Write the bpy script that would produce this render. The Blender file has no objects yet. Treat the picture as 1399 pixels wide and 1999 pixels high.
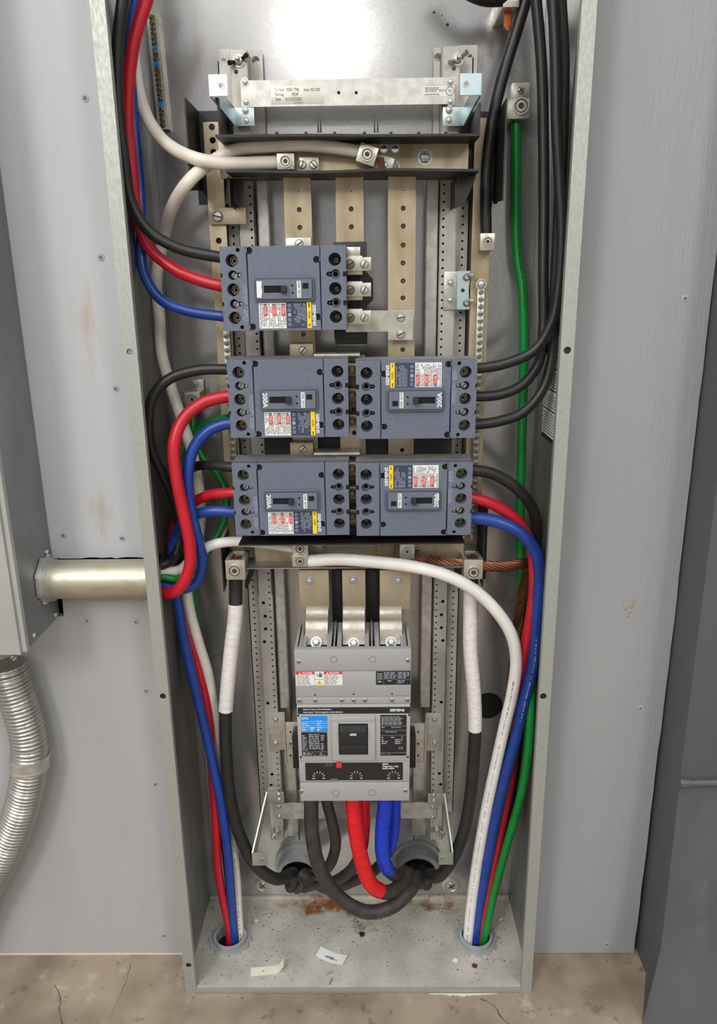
import bpy, bmesh, math, random
from mathutils import Vector, Matrix
random.seed(7)
SC = bpy.context.scene
COL = SC.collection
PI = math.pi

# ------------------------------------------------------------------ camera
CX, CD, CH = .02384, 1.05413, 1.19809          # camera position: (CX, -CD, CH)
PT, YW, RL, F = .288597, -.0121296, -.0124544, 1496.74
_r = Vector((math.cos(YW), -math.sin(YW), 0)); _f = Vector((math.sin(YW), math.cos(YW), 0)); _u = Vector((0, 0, 1))
CF = _f*math.cos(PT) - _u*math.sin(PT); _u2 = _u*math.cos(PT) + _f*math.sin(PT)
CR = _r*math.cos(RL) + _u2*math.sin(RL); CU = _u2*math.cos(RL) - _r*math.sin(RL)
CAMP = Vector((CX, -CD, CH))
cam = bpy.data.cameras.new('camera'); camo = bpy.data.objects.new('camera', cam); COL.objects.link(camo)
cam.sensor_fit = 'VERTICAL'; cam.sensor_height = 36; cam.lens = 36*F/1999; cam.clip_start = .02
m = Matrix((CR, CU, -CF)).transposed().to_4x4(); m.translation = CAMP; camo.matrix_world = m
SC.camera = camo

# ------------------------------------------------------------------ light
SC.view_settings.view_transform = 'Standard'; SC.view_settings.look = 'None'
SC.view_settings.gamma = 1; SC.view_settings.use_curve_mapping = False
SC.view_settings.exposure = 0.12
world = bpy.data.worlds.new('room_light'); SC.world = world; world.use_nodes = True
wn = world.node_tree; wn.nodes.clear()
tc = wn.nodes.new('ShaderNodeTexCoord'); sx = wn.nodes.new('ShaderNodeSeparateXYZ')
rp = wn.nodes.new('ShaderNodeValToRGB'); mr = wn.nodes.new('ShaderNodeMapRange')
bg = wn.nodes.new('ShaderNodeBackground'); wo = wn.nodes.new('ShaderNodeOutputWorld')
mr.inputs[1].default_value = -1; mr.inputs[2].default_value = 1
rp.color_ramp.elements[0].position = .0; rp.color_ramp.elements[0].color = (.30, .25, .20, 1)
rp.color_ramp.elements[1].position = 1.; rp.color_ramp.elements[1].color = (.75, .78, .80, 1)
e = rp.color_ramp.elements.new(.40); e.color = (.34, .30, .26, 1)
e = rp.color_ramp.elements.new(.55); e.color = (.40, .40, .41, 1)
e = rp.color_ramp.elements.new(.75); e.color = (.50, .52, .54, 1)
wn.links.new(tc.outputs['Generated'], sx.inputs[0]); wn.links.new(sx.outputs['Z'], mr.inputs[0])
wn.links.new(mr.outputs[0], rp.inputs[0]); wn.links.new(rp.outputs[0], bg.inputs[0]); wn.links.new(bg.outputs[0], wo.inputs[0])
bg.inputs[1].default_value = 1.32
def area(name, loc, target, sx_, sy_, power, col=(1, 1, 1)):
    l = bpy.data.lights.new(name, 'AREA'); l.shape = 'RECTANGLE'; l.size = sx_; l.size_y = sy_; l.energy = power; l.color = col
    o = bpy.data.objects.new(name, l); COL.objects.link(o); o.location = loc
    o.rotation_euler = (Vector(target)-Vector(loc)).to_track_quat('-Z', 'Y').to_euler(); return o
area('ceiling_troffer_far', (-.22, -4.3, 2.75), (-.22, -4.3, 0), .4, 1.0, 26, (1, .98, .95))
area('added_fill_left', (-1.7, -3.3, 2.75), (-1.2, -1.5, 0), .6, 1.2, 46, (1, .98, .95))  # unseen lamp, added as frontal fill to lift the enclosure interior
area('added_fill_right', (1.8, -3.3, 2.75), (1.2, -1.5, 0), .6, 1.2, 30, (1, .98, .95))  # weaker added fill from the right rear, no lamp seen there
area('ceiling_troffer_near', (-.70, -1.5, 2.75), (-.6, -.9, 0), 1.2, 1.8, 22, (1, .98, .95))

# ------------------------------------------------------------------ photo measurement helpers
def ray(px, py): return CF + CR*((px-699.5)/F) - CU*((py-999.5)/F)
def at(px, py, Y): d = ray(px, py); return CAMP + d*((Y+CD)/d.y)
def atz(px, py, Z): d = ray(px, py); return CAMP + d*((Z-CH)/d.z)
def atx(px, py, X): d = ray(px, py); return CAMP + d*((X-CX)/d.x)
def zc(p): return (Vector(p)-CAMP).dot(CF)
def rad(w, p): return w*.5*zc(p)/F
def rect(x0, y0, x1, y1, Y):
    ym, xm = (y0+y1)/2, (x0+x1)/2
    return at(x0, ym, Y).x, at(x1, ym, Y).x, at(xm, y1, Y).z, at(xm, y0, Y).z

# ------------------------------------------------------------------ materials
def lin(c): return c/12.92 if c <= .04045 else ((c+.055)/1.055)**2.4
def C(r, g, b): return (lin(r/255), lin(g/255), lin(b/255), 1)
def mat(name, c, rough=.5, metal=0, c2=None, scale=40, stretch=(1, 1, 1), bump=0, detail=4, lo=.35, hi=.65, rough2=None, kind='NOISE', spec=.5, coat=0, bscale=None, bstretch=None):
    mt = bpy.data.materials.new(name); mt.use_nodes = True; n = mt.node_tree; b = n.nodes['Principled BSDF']
    b.inputs['Base Color'].default_value = c; b.inputs['Roughness'].default_value = rough; b.inputs['Metallic'].default_value = metal
    b.inputs['Specular IOR Level'].default_value = spec
    if coat: b.inputs['Coat Weight'].default_value = coat; b.inputs['Coat Roughness'].default_value = .2
    if c2 or bump or rough2 is not None:
        t = n.nodes.new('ShaderNodeTexCoord'); mp = n.nodes.new('ShaderNodeMapping'); mp.inputs['Scale'].default_value = stretch
        n.links.new(t.outputs['Object'], mp.inputs[0])
        if kind == 'VORONOI':
            x = n.nodes.new('ShaderNodeTexVoronoi'); x.inputs['Scale'].default_value = scale; out = x.outputs['Color']
        else:
            x = n.nodes.new('ShaderNodeTexNoise'); x.inputs['Scale'].default_value = scale; x.inputs['Detail'].default_value = detail; out = x.outputs['Fac']
        n.links.new(mp.outputs[0], x.inputs['Vector'])
        mr = n.nodes.new('ShaderNodeMapRange'); mr.inputs[1].default_value = lo; mr.inputs[2].default_value = hi
        n.links.new(out, mr.inputs[0])
        if c2:
            mx = n.nodes.new('ShaderNodeMix'); mx.data_type = 'RGBA'; mx.inputs[6].default_value = c; mx.inputs[7].default_value = c2
            n.links.new(mr.outputs[0], mx.inputs[0]); n.links.new(mx.outputs[2], b.inputs['Base Color'])
        if rough2 is not None:
            r2 = n.nodes.new('ShaderNodeMapRange'); r2.inputs[3].default_value = rough; r2.inputs[4].default_value = rough2
            n.links.new(mr.outputs[0], r2.inputs[0]); n.links.new(r2.outputs[0], b.inputs['Roughness'])
        if bump:
            y = x
            if bscale:
                mp2 = n.nodes.new('ShaderNodeMapping'); mp2.inputs['Scale'].default_value = bstretch or stretch
                n.links.new(t.outputs['Object'], mp2.inputs[0])
                y = n.nodes.new('ShaderNodeTexNoise'); y.inputs['Scale'].default_value = bscale; y.inputs['Detail'].default_value = 5
                n.links.new(mp2.outputs[0], y.inputs['Vector']); out = y.outputs['Fac']
            bp = n.nodes.new('ShaderNodeBump'); bp.inputs['Strength'].default_value = bump; bp.inputs['Distance'].default_value = .002
            n.links.new(out, bp.inputs['Height']); n.links.new(bp.outputs[0], b.inputs['Normal'])
    return mt
def stain(mt, c, scale, lo, hi, stretch=(1, 1, 1), off=(0, 0, 0), box=None):
    """a second layer of dirt, rust or wear mixed over a material's colour; box = (center, half size) in object space"""
    n = mt.node_tree; b = n.nodes['Principled BSDF']; s = b.inputs['Base Color']
    t = n.nodes.new('ShaderNodeTexCoord'); mp = n.nodes.new('ShaderNodeMapping'); mp.inputs['Scale'].default_value = stretch; mp.inputs['Location'].default_value = off
    n.links.new(t.outputs['Object'], mp.inputs[0])
    x = n.nodes.new('ShaderNodeTexNoise'); x.inputs['Scale'].default_value = scale; x.inputs['Detail'].default_value = 6; x.inputs['Roughness'].default_value = .65
    n.links.new(mp.outputs[0], x.inputs['Vector'])
    fac = x.outputs['Fac']
    if box:
        (cx, cy, cz), (hx, hy, hz) = box
        m2 = n.nodes.new('ShaderNodeMapping'); m2.vector_type = 'POINT'
        m2.inputs['Scale'].default_value = (1/hx, 1/hy, 1/hz); m2.inputs['Location'].default_value = (-cx/hx, -cy/hy, -cz/hz)
        n.links.new(t.outputs['Object'], m2.inputs[0])
        ln = n.nodes.new('ShaderNodeVectorMath'); ln.operation = 'LENGTH'; n.links.new(m2.outputs[0], ln.inputs[0])
        fm = n.nodes.new('ShaderNodeMath'); fm.operation = 'MULTIPLY_ADD'; fm.inputs[1].default_value = -.30; n.links.new(ln.outputs['Value'], fm.inputs[0])
        n.links.new(x.outputs['Fac'], fm.inputs[2]); fac = fm.outputs[0]
    mr = n.nodes.new('ShaderNodeMapRange'); mr.inputs[1].default_value = lo; mr.inputs[2].default_value = hi; n.links.new(fac, mr.inputs[0])
    mx = n.nodes.new('ShaderNodeMix'); mx.data_type = 'RGBA'; mx.inputs[7].default_value = c
    if s.is_linked: n.links.new(s.links[0].from_socket, mx.inputs[6])
    else: mx.inputs[6].default_value = s.default_value
    n.links.new(mr.outputs[0], mx.inputs[0]); n.links.new(mx.outputs[2], s)
    return mt

GALV = mat('galvanized_sheet', C(184, 183, 181), .17, .62, C(174, 173, 171), 220, (1, 1, 1), .0, 5, rough2=.20)
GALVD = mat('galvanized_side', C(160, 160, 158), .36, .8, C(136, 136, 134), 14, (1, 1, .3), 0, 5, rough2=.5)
FLANGE = mat('galvanized_flange', C(176, 179, 172), .45, .5, C(166, 169, 162), 260, (1, 1, .5), .04, 5, rough2=.55)
GRIT = mat('grit', C(92, 80, 64), .8)
PAN = mat('galvanized_pan', C(214, 209, 197), .5, .3, C(190, 184, 171), 18, (1, 1, 1), .05, 6)
stain(PAN, C(150, 96, 40), 26, .26, .44, box=((-.07, .088, 0), (.085, .03, 1)))
stain(PAN, C(140, 98, 58), 34, .28, .48, box=((.14, .085, 0), (.07, .028, 1)))
stain(PAN, C(96, 88, 76), 160, .62, .68); stain(PAN, C(120, 112, 100), 40, .34, .5, box=((0, .06, 0), (.03, .05, 1)))
RAIL = mat('galvanized_rail', C(192, 188, 180), .45, .35, C(176, 172, 164), 60, (1, 1, .5), 0, 4, rough2=.55)
STRAP = mat('galvanized_strap', C(206, 204, 197), .4, .65, C(182, 180, 172), 70, (1, 1, 1), 0, 5)
TIN = mat('tinned_copper_bus', C(196, 184, 158), .42, .7, C(160, 144, 114), 22, (1, 1, .35), .02, 5, rough2=.55)
TINL = mat('tinned_lug', C(205, 202, 190), .35, .7, C(178, 174, 160), 60, (1, 1, 1), .03)
TINB = mat('bright_tinned_strap', C(192, 186, 172), .36, .8, C(166, 160, 146), 60, (1, 1, 1), .02, rough2=.48)
ZINC = mat('zinc_plate', C(205, 216, 218), .3, .75, C(176, 196, 200), 12, (1, 1, 1), .01, rough2=.42)
ZINCG = mat('aged_zinc', C(186, 192, 180), .38, .7, C(160, 168, 156), 20, (1, 1, 1), .02)
BOLT = mat('zinc_bolt', C(190, 191, 187), .38, .8)
TSCR = mat('terminal_screw_steel', C(150, 147, 138), .42, .7)
BRASS = mat('lug_screw', C(128, 118, 98), .35, .85)
DARKST = mat('dark_steel', C(60, 58, 55), .4, .7)
BLK = mat('black_insulator', C(25, 24, 24), .5, 0, C(31, 30, 29), 30)
HOLE = mat('black_opening', C(12, 12, 12), .9)
SLOT = mat('screw_slot', C(72, 68, 62), .6, .4)
BRK = mat('breaker_body', C(102, 109, 124), .48, 0, C(97, 103, 118), 200, (1, 1, 1), .03)
BRKD = mat('breaker_bezel', C(84, 90, 103), .42)
BRKT = mat('breaker_case', C(150, 146, 146), .55, 0, C(132, 128, 126), 60)  # paler than the cover: overhead light and dust on top put into the colour
TOGG = mat('toggle_dark', C(38, 38, 42), .4)
MBRK = mat('main_breaker_body', C(163, 162, 161), .5, 0, C(158, 157, 156), 200, (1, 1, 1), .03)
MBRK2 = mat('main_breaker_frame', C(168, 166, 162), .5)
MBRKD = mat('main_breaker_base', C(120, 117, 112), .55)
WHITE = mat('label_white', C(226, 226, 222), .5)
LBLUE = mat('label_dark_blue', C(52, 62, 84), .5)
INK = mat('ink_black', C(28, 28, 30), .6)
INKG = mat('ink_grey', C(96, 96, 98), .6)
INKW = mat('print_white', C(222, 224, 226), .5)
INKP = mat('print_pale', C(160, 166, 178), .5)
RED = mat('label_red', C(214, 44, 56), .5)
YEL = mat('label_yellow', C(240, 206, 24), .45)
BLUEL = mat('label_bright_blue', C(30, 140, 226), .4)
LBLK = mat('label_black', C(34, 33, 35), .45)
PAPER = mat('paper', C(228, 222, 204), .7)
SILV = mat('label_silver', C(216, 212, 200), .35, .2)
W_BLK = mat('black_cable_jacket', C(27, 27, 27), .42, 0, C(33, 32, 32), 60, (1, 1, 1), .05)
W_BLK2 = mat('dull_black_cable_jacket', C(40, 38, 37), .5, 0, C(31, 29, 28), 50, (1, 1, 1), .08)
W_BLK3 = mat('worn_grey_cable_jacket', C(64, 58, 55), .5, 0, C(48, 44, 42), 50, (1, 1, 1), .08)
W_RED = mat('red_cable_jacket', C(192, 26, 42), .36, 0, C(178, 22, 38), 30, (1, 1, 1), .05)
W_BLU = mat('blue_cable_jacket', C(30, 66, 148), .34, 0, C(25, 56, 130), 30, (1, 1, 1), .05)
W_WHT2 = mat('bright_white_cable_jacket', C(234, 231, 226), .42, 0, C(222, 218, 210), 24, (1, 1, 1), .06)
W_WHT = mat('white_cable_jacket', C(230, 223, 211), .42, 0, C(216, 208, 195), 24, (1, 1, 1), .06)
W_GRN = mat('green_cable_jacket', C(10, 134, 52), .36, 0, C(8, 118, 46), 20, (1, 1, 1), .03)
T_WHT = mat('white_tape', C(232, 228, 222), .5, 0, C(216, 210, 202), 90, (1, 1, 3), .12)
T_RED = mat('red_tape', C(224, 28, 34), .34, 0, C(204, 22, 30), 50, (1, 1, 3), .1)
T_BLU = mat('blue_tape', C(26, 62, 200), .36, 0, C(22, 52, 180), 50, (1, 1, 3), .1)
COPPER = mat('bare_copper', C(150, 98, 72), .38, .75, C(96, 62, 46), 40, (1, 1, 1), .05)
COPB = mat('bright_copper', C(214, 120, 66), .3, .9)
PVC = mat('grey_bushing', C(172, 173, 174), .42, .1, C(156, 157, 158), 40)
PVCD = mat('dark_bushing', C(132, 130, 129), .42, .1)
EMT = mat('emt_conduit', C(200, 196, 180), .42, .7, C(176, 166, 144), 10, (.35, 3, 3), .02, 5, rough2=.55)
stain(EMT, C(158, 142, 116), 60, .56, .85, (.5, 1, 1))
FLEX = mat('flexible_steel', C(176, 174, 166), .34, .85)
BOXS = mat('box_galvanized', C(150, 154, 156), .45, .6, C(128, 132, 134), 9, (1, 1, .5), .02, 5)
BOXC = mat('box_cover', C(176, 176, 172), .55, 0, C(168, 168, 164), 12)
DOORG = mat('dark_grey_steel', C(92, 93, 94), .5, .1, C(87, 88, 89), 6, (1, 1, .4), .03)
DOORL = mat('dark_grey_lower', C(98, 99, 101), .45, .2, C(84, 85, 87), 7, (1, 1, .6), .03)
stain(DOORL, C(118, 118, 118), 9, .58, .75, (1, 1, .5))
PLYW = mat('white_painted_plywood', C(187, 188, 190), .55, 0, C(182, 183, 185), 7, (3, 3, .4), .25, 5, bscale=60, bstretch=(6, 6, .35))
stain(PLYW, C(176, 162, 138), 40, .30, .75, (2.2, 1, .30), box=((.432, 0, .36), (.028, 9, .10)))
stain(PLYW, C(170, 150, 120), 46, .28, .70, (2.0, 1, .5), box=((.420, 0, .075), (.026, 9, .05)))
PLYL = mat('grey_painted_plywood_left', C(172, 172, 172), .5, 0, C(166, 166, 164), 6, (2, 2, .5), .12, 5, bscale=40, bstretch=(5, 5, .4))
PLYR = mat('grey_painted_plywood_right', C(158, 159, 160), .5, 0, C(152, 153, 154), 5, (2, 2, .5), .45, 5, bscale=60, bstretch=(7, 7, .35))
VOID = mat('dark_void', C(22, 20, 18), .9)
CONC = mat('concrete', C(160, 144, 124), .75, 0, C(126, 110, 92), 9, (1, 1, 1), .25, 8, lo=.38, hi=.64)
stain(CONC, C(96, 82, 68), 30, .60, .72); stain(CONC, C(186, 174, 154), 16, .58, .74, off=(3, 1, 0)); stain(CONC, C(70, 60, 50), 110, .66, .70)
CRACK = mat('crack_dirt', C(84, 72, 60), .9)
CAULK = mat('white_caulk', C(212, 204, 186), .7)

# ------------------------------------------------------------------ mesh builder
AX = {'X': Matrix(((0, 0, 1, 0), (1, 0, 0, 0), (0, 1, 0, 0), (0, 0, 0, 1))),
      'Y': Matrix(((1, 0, 0, 0), (0, 0, -1, 0), (0, 1, 0, 0), (0, 0, 0, 1))),   # local z -> -Y (towards the viewer), local xy -> X, Z
      'Z': Matrix.Identity(4)}
class B:
    def __init__(s): s.bm = bmesh.new(); s.mi = 0; s.lay = s.bm.faces.layers.int.new('done')
    def _new(s, f0):
        for f in s.bm.faces:
            if not f[s.lay]: f.material_index = s.mi; f[s.lay] = 1
    def box(s, x0, x1, y0, y1, z0, z1, bev=0, M=None):
        f0 = len(s.bm.faces)
        r = bmesh.ops.create_cube(s.bm, size=1)
        mt = Matrix.Translation(((x0+x1)/2, (y0+y1)/2, (z0+z1)/2)) @ Matrix.Diagonal((abs(x1-x0), abs(y1-y0), abs(z1-z0), 1))
        bmesh.ops.transform(s.bm, matrix=mt, verts=r['verts'])
        vs = r['verts']
        if bev:
            es = list({e for v in vs for e in v.link_edges})
            q = bmesh.ops.bevel(s.bm, geom=es, offset=bev, segments=2, affect='EDGES', profile=.5)
            vs = list({v for f in q['faces'] for v in f.verts} | {v for v in vs if v.is_valid})
        if M: bmesh.ops.transform(s.bm, matrix=M, verts=list({v for f in s.bm.faces if not f[s.lay] for v in f.verts}))
        s._new(f0); return s
    def rings(s, rings, closed_ends=True):
        f0 = len(s.bm.faces); n = len(rings[0]); vs = [[s.bm.verts.new(p) for p in r] for r in rings]
        for a, b in zip(vs, vs[1:]):
            for i in range(n): s.bm.faces.new((a[i], a[(i+1) % n], b[(i+1) % n], b[i]))
        if closed_ends: s.bm.faces.new(vs[0][::-1]); s.bm.faces.new(vs[-1])
        s._new(f0); return s
    def lathe(s, prof, o, axis='Y', n=20, M=None, caps=True):
        mt = Matrix.Translation(o) @ (M.to_4x4() if M else AX[axis])
        rr = [[mt @ Vector((r*math.cos(2*PI*i/n), r*math.sin(2*PI*i/n), h)) for i in range(n)] for r, h in prof]
        return s.rings(rr, caps)
    def cyl(s, o, r, h, axis='Y', n=16, M=None): return s.lathe([(r, 0), (r, h)], o, axis, n, M)
    def ring(s, o, ri, ro, h, axis='Y', n=24, M=None):
        mt = Matrix.Translation(o) @ (M.to_4x4() if M else AX[axis])
        P = [(ri, 0), (ro, 0), (ro, h), (ri, h)]
        rr = [[mt @ Vector((r*math.cos(2*PI*i/n), r*math.sin(2*PI*i/n), z)) for r, z in P] for i in range(n)]
        f0 = len(s.bm.faces); vs = [[s.bm.verts.new(p) for p in r] for r in rr]
        for i in range(n):
            a, b = vs[i], vs[(i+1) % n]
            for k in range(4): s.bm.faces.new((a[k], b[k], b[(k+1) % 4], a[(k+1) % 4]))
        s._new(f0); return s
    def poly(s, pts):
        f0 = len(s.bm.faces); s.bm.faces.new([s.bm.verts.new(p) for p in pts]); s._new(f0); return s
    def prism(s, pts, vec):
        vec = Vector(vec); a = [s.bm.verts.new(p) for p in pts]; b = [s.bm.verts.new(Vector(p)+vec) for p in pts]; f0 = len(s.bm.faces)
        n = len(a); s.bm.faces.new(a); s.bm.faces.new(b[::-1])
        for i in range(n): s.bm.faces.new((a[i], b[i], b[(i+1) % n], a[(i+1) % n]))
        s._new(f0); return s
    def strip(s, prof, x0, x1, th):
        """sheet bent along a (Y, Z) profile, width x0..x1, thickness th"""
        P = [Vector((y, z)) for y, z in prof]; L = []; Rr = []
        for i, p in enumerate(P):
            d = (P[min(i+1, len(P)-1)]-P[max(i-1, 0)]).normalized(); nn = Vector((-d.y, d.x))*th/2
            L.append(p+nn); Rr.append(p-nn)
        rr = [[(x0, a.x, a.y), (x1, a.x, a.y), (x1, b.x, b.y), (x0, b.x, b.y)] for a, b in zip(L, Rr)]
        return s.rings(rr)
    def plate(s, outer, holes, y0, y1, bev=0, plane='XZ', M=None):
        """flat sheet of outline `outer` with holes (x, z, r) or outlines, between depths y0 (front) and y1"""
        cu = bpy.data.curves.new('tmp', 'CURVE'); cu.dimensions = '2D'; cu.fill_mode = 'BOTH'
        cu.extrude = max(abs(y1-y0)/2-bev, 1e-5); cu.bevel_depth = bev; cu.bevel_resolution = 1
        if bev: cu.offset = -bev
        def add(pts):
            sp = cu.splines.new('POLY'); sp.points.add(len(pts)-1); sp.use_cyclic_u = True
            for q, p in zip(sp.points, pts): q.co = (p[0], p[1], 0, 1)
        add(outer)
        for h in holes:
            if isinstance(h[0], (int, float)):
                n = 20 if h[2] > .004 else (12 if h[2] > .0019 else 8)
                add([(h[0]+h[2]*math.cos(2*PI*i/n), h[1]+h[2]*math.sin(2*PI*i/n)) for i in range(n)])
            else: add(h)
        mt = {'XZ': Matrix.Translation((0, (y0+y1)/2, 0)) @ AX['Y'],
              'XY': Matrix.Translation((0, 0, (y0+y1)/2)),
              'YZ': Matrix.Translation(((y0+y1)/2, 0, 0)) @ Matrix(((0, 0, 1, 0), (1, 0, 0, 0), (0, 1, 0, 0), (0, 0, 0, 1)))}[plane]
        s._curve(cu, (M @ mt) if M else mt); return s
    def perforated(s, x0, x1, z0, z1, holes, y0, y1, pitch):
        """a long strip full of holes, filled in short lengths"""
        cuts = [z0]; zz = min(h[1] for h in holes)+pitch/2; n = 0
        while zz < z1-pitch:
            n += 1
            if n >= 6 and all(abs(h[1]-zz) > h[2]+.0006 for h in holes): cuts.append(zz); n = 0
            zz += pitch
        cuts.append(z1)
        for a, c in zip(cuts, cuts[1:]): s.plate([(x0, a), (x1, a), (x1, c), (x0, c)], [h for h in holes if a < h[1] < c], y0, y1)
        return s
    def _curve(s, cu, mt):
        o = bpy.data.objects.new('tmp', cu); me = bpy.data.meshes.new_from_object(o)
        me.transform(mt); f0 = len(s.bm.faces)
        for p in me.polygons: p.material_index = 0
        s.bm.from_mesh(me); s._new(f0)
        bpy.data.objects.remove(o); bpy.data.curves.remove(cu); bpy.data.meshes.remove(me)
    def text(s, txt, size, loc, rot=0, align='CENTER', fit=None, M=None, bold=0, valign='CENTER'):
        """lettering lying in the XZ plane facing the viewer at loc, turned by rot, or in the plane of M"""
        cu = bpy.data.curves.new('tmp', 'FONT'); cu.body = txt; cu.size = size; cu.align_x = align; cu.align_y = valign; cu.extrude = .00006; cu.resolution_u = 2; cu.offset = bold
        o = bpy.data.objects.new('tmp', cu); me = bpy.data.meshes.new_from_object(o)
        k = 1
        if fit and len(me.vertices):
            xs = [v.co.x for v in me.vertices]; w = max(xs)-min(xs); k = fit/w if w > 0 else 1
        mt = Matrix.Translation(loc) @ (M if M else AX['Y']) @ Matrix.Rotation(rot, 4, 'Z') @ Matrix.Diagonal((k, 1, 1, 1))
        me.transform(mt); f0 = len(s.bm.faces); s.bm.from_mesh(me); s._new(f0)
        bpy.data.objects.remove(o); bpy.data.curves.remove(cu); bpy.data.meshes.remove(me); return s
    def micro(s, x0, x1, z0, z1, y, rows, vertical=False, dens=.85, ragged=.25, th=.5):
        """rows of tiny print: short dashes"""
        W, H = (z1-z0, x1-x0) if vertical else (x1-x0, z1-z0)
        for i in range(rows):
            c = H*(1-(i+.5)/rows); hh = H/rows*th/2; u = 0; end = W*(1-random.random()*ragged)
            while u < end:
                w = min(H/rows*random.uniform(.8, 2.6), end-u)
                if random.random() < dens:
                    if vertical: a = (x0+c-hh, x0+c+hh, z1-u-w, z1-u)
                    else: a = (x0+u, x0+u+w, z0+c-hh, z0+c+hh)
                    s.poly([(a[0], y, a[2]), (a[1], y, a[2]), (a[1], y, a[3]), (a[0], y, a[3])])
                u += w+H/rows*.45
        return s
    def tube(s, pts, r, n=14, sub=8, rfun=None, caps=True):
        P = smooth(pts, sub); return s.sweep(P, r, n, rfun, caps)
    def sweep(s, P, r, n=14, rfun=None, caps=True):
        up = None; rr = []
        L = 0
        for i, p in enumerate(P):
            d = (P[min(i+1, len(P)-1)]-P[max(i-1, 0)]).normalized()
            if up is None: up = d.orthogonal().normalized()
            up = (up-d*up.dot(d)).normalized(); sd = d.cross(up)
            if i: L += (P[i]-P[i-1]).length
            q = rfun(i/(len(P)-1), L)*r if rfun else r
            rr.append([p+(up*math.cos(2*PI*k/n)+sd*math.sin(2*PI*k/n))*q for k in range(n)])
        return s.rings(rr, caps)
def smooth(pts, sub=8):
    pts = [Vector(p) for p in pts]
    if len(pts) < 3: return [pts[0].lerp(pts[-1], i/sub) for i in range(sub+1)]
    P = [pts[0]*2-pts[1]]+pts+[pts[-1]*2-pts[-2]]; out = []
    for i in range(1, len(P)-2):
        p0, p1, p2, p3 = P[i-1:i+3]
        t1 = max((p1-p0).length, 1e-4)**.5; t2 = max((p2-p1).length, 1e-4)**.5; t3 = max((p3-p2).length, 1e-4)**.5
        m1 = ((p1-p0)/t1-(p2-p0)/(t1+t2)+(p2-p1)/t2)*t2; m2 = ((p2-p1)/t2-(p3-p1)/(t2+t3)+(p3-p2)/t3)*t2
        for k in range(sub):
            t = k/sub; out.append(p1*(2*t**3-3*t*t+1)+m1*(t**3-2*t*t+t)+p2*(-2*t**3+3*t*t)+m2*(t**3-t*t))
    return out+[pts[-1]]
ORG = {}
def obj(name, b, mats, parent=None, local=False, smooth_angle=32):
    """link builder b as one mesh; child geometry is written in world coordinates unless local"""
    me = bpy.data.meshes.new(name); bm = b.bm
    bmesh.ops.recalc_face_normals(bm, faces=bm.faces)
    for f in bm.faces: f.smooth = True
    for ed in bm.edges:
        if len(ed.link_faces) != 2 or ed.calc_face_angle(4) > math.radians(smooth_angle): ed.smooth = False
    org = Vector((0, 0, 0))
    if parent is not None: org = ORG[parent.name]
    elif not local:
        xs = [v.co for v in bm.verts]
        org = Vector(((min(v.x for v in xs)+max(v.x for v in xs))/2, (min(v.y for v in xs)+max(v.y for v in xs))/2, min(v.z for v in xs)))
    if not local: bmesh.ops.translate(bm, verts=bm.verts, vec=-org)
    bm.to_mesh(me); bm.free()
    for q in (mats if isinstance(mats, (list, tuple)) else [mats]): me.materials.append(q)
    o = bpy.data.objects.new(name, me); COL.objects.link(o)
    if parent is not None: o.parent = parent; ORG[o.name] = org
    else: o.location = org if not local else (0, 0, 0); ORG[o.name] = org
    return o
def tag(o, label, cat, group=None):
    o['label'] = label; o['category'] = cat
    if group: o['group'] = group
    return o
def thing(name, label, cat, loc, group=None, rot=(0, 0, 0)):
    o = bpy.data.objects.new(name, None); COL.objects.link(o); o.location = loc; o.rotation_euler = rot; o.empty_display_size = .02
    ORG[o.name] = Vector(loc); return tag(o, label, cat, group)
def struct(name, b, mats, parent=None):
    o = obj(name, b, mats, parent)
    if parent is None: o['kind'] = 'structure'
    return o
def copy_tree(o, parent=None):
    c = o.copy(); COL.objects.link(c); c.parent = parent
    for ch in list(o.children): copy_tree(ch, c)
    return c

# small hardware, each ONE mesh; all face the viewer unless M is given
def hexbolt(b, o, r, h=.004, washer=True, n=6, M=None):
    if washer: b.lathe([(r*1.35, 0), (r*1.35, .0008)], o, 'Y', 20, M)
    b.lathe([(r, 0), (r, h*.8), (r*.85, h)], o, 'Y', n, M); b.lathe([(r*.7, h), (r*.55, h*1.12)], o, 'Y', 14, M); return b
def panhead(b, o, r, h=.0022, slot=True, ang=.6, M=None, cross=False):
    b.mi = 0; b.lathe([(r, 0), (r, h*.45), (r*.8, h*.85), (r*.3, h)], o, 'Y', 16, M)
    if slot:
        b.mi = 1
        for a in ([ang, ang+PI/2] if cross else [ang]):
            mt = Matrix.Translation(o) @ (M.to_4x4() if M else AX['Y']) @ Matrix.Rotation(a, 4, 'Z')
            b.box(-r*.82, r*.82, -r*.13, r*.13, h*.80, h*1.06, M=mt)
        b.mi = 0
    return b
def socket(b, o, r, h=.003, M=None):
    """set screw: raised ring with a recessed hex socket"""
    b.mi = 0; b.ring(o, r*.80, r, h, 'Y', 24, M); b.ring(o, r*.36, r*.66, h*.8, 'Y', 24, M)
    b.mi = 1; b.lathe([(r*.82, 0), (r*.82, h*.2)], o, 'Y', 20, M); b.mi = 0; return b
def screw(parent, p, r, kind='slot', name='screw', ang=.6, mats=None, h=None):
    b = B()
    if kind == 'hex': hexbolt(b, p, r, h or r*.7)
    elif kind == 'socket': socket(b, p, r, h or r*.4)
    elif kind == 'hole': b.ring(p, r*.95, r, .0004); b.cyl(p, r*.95, .0002)
    else: panhead(b, p, r, h or r*.5, True, ang, None, kind == 'cross')
    return obj(name, b, mats or [BOLT, SLOT], parent)
def carrier(px, py, Y, w): p = at(px, py, Y); return p, rad(w, p)
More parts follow.
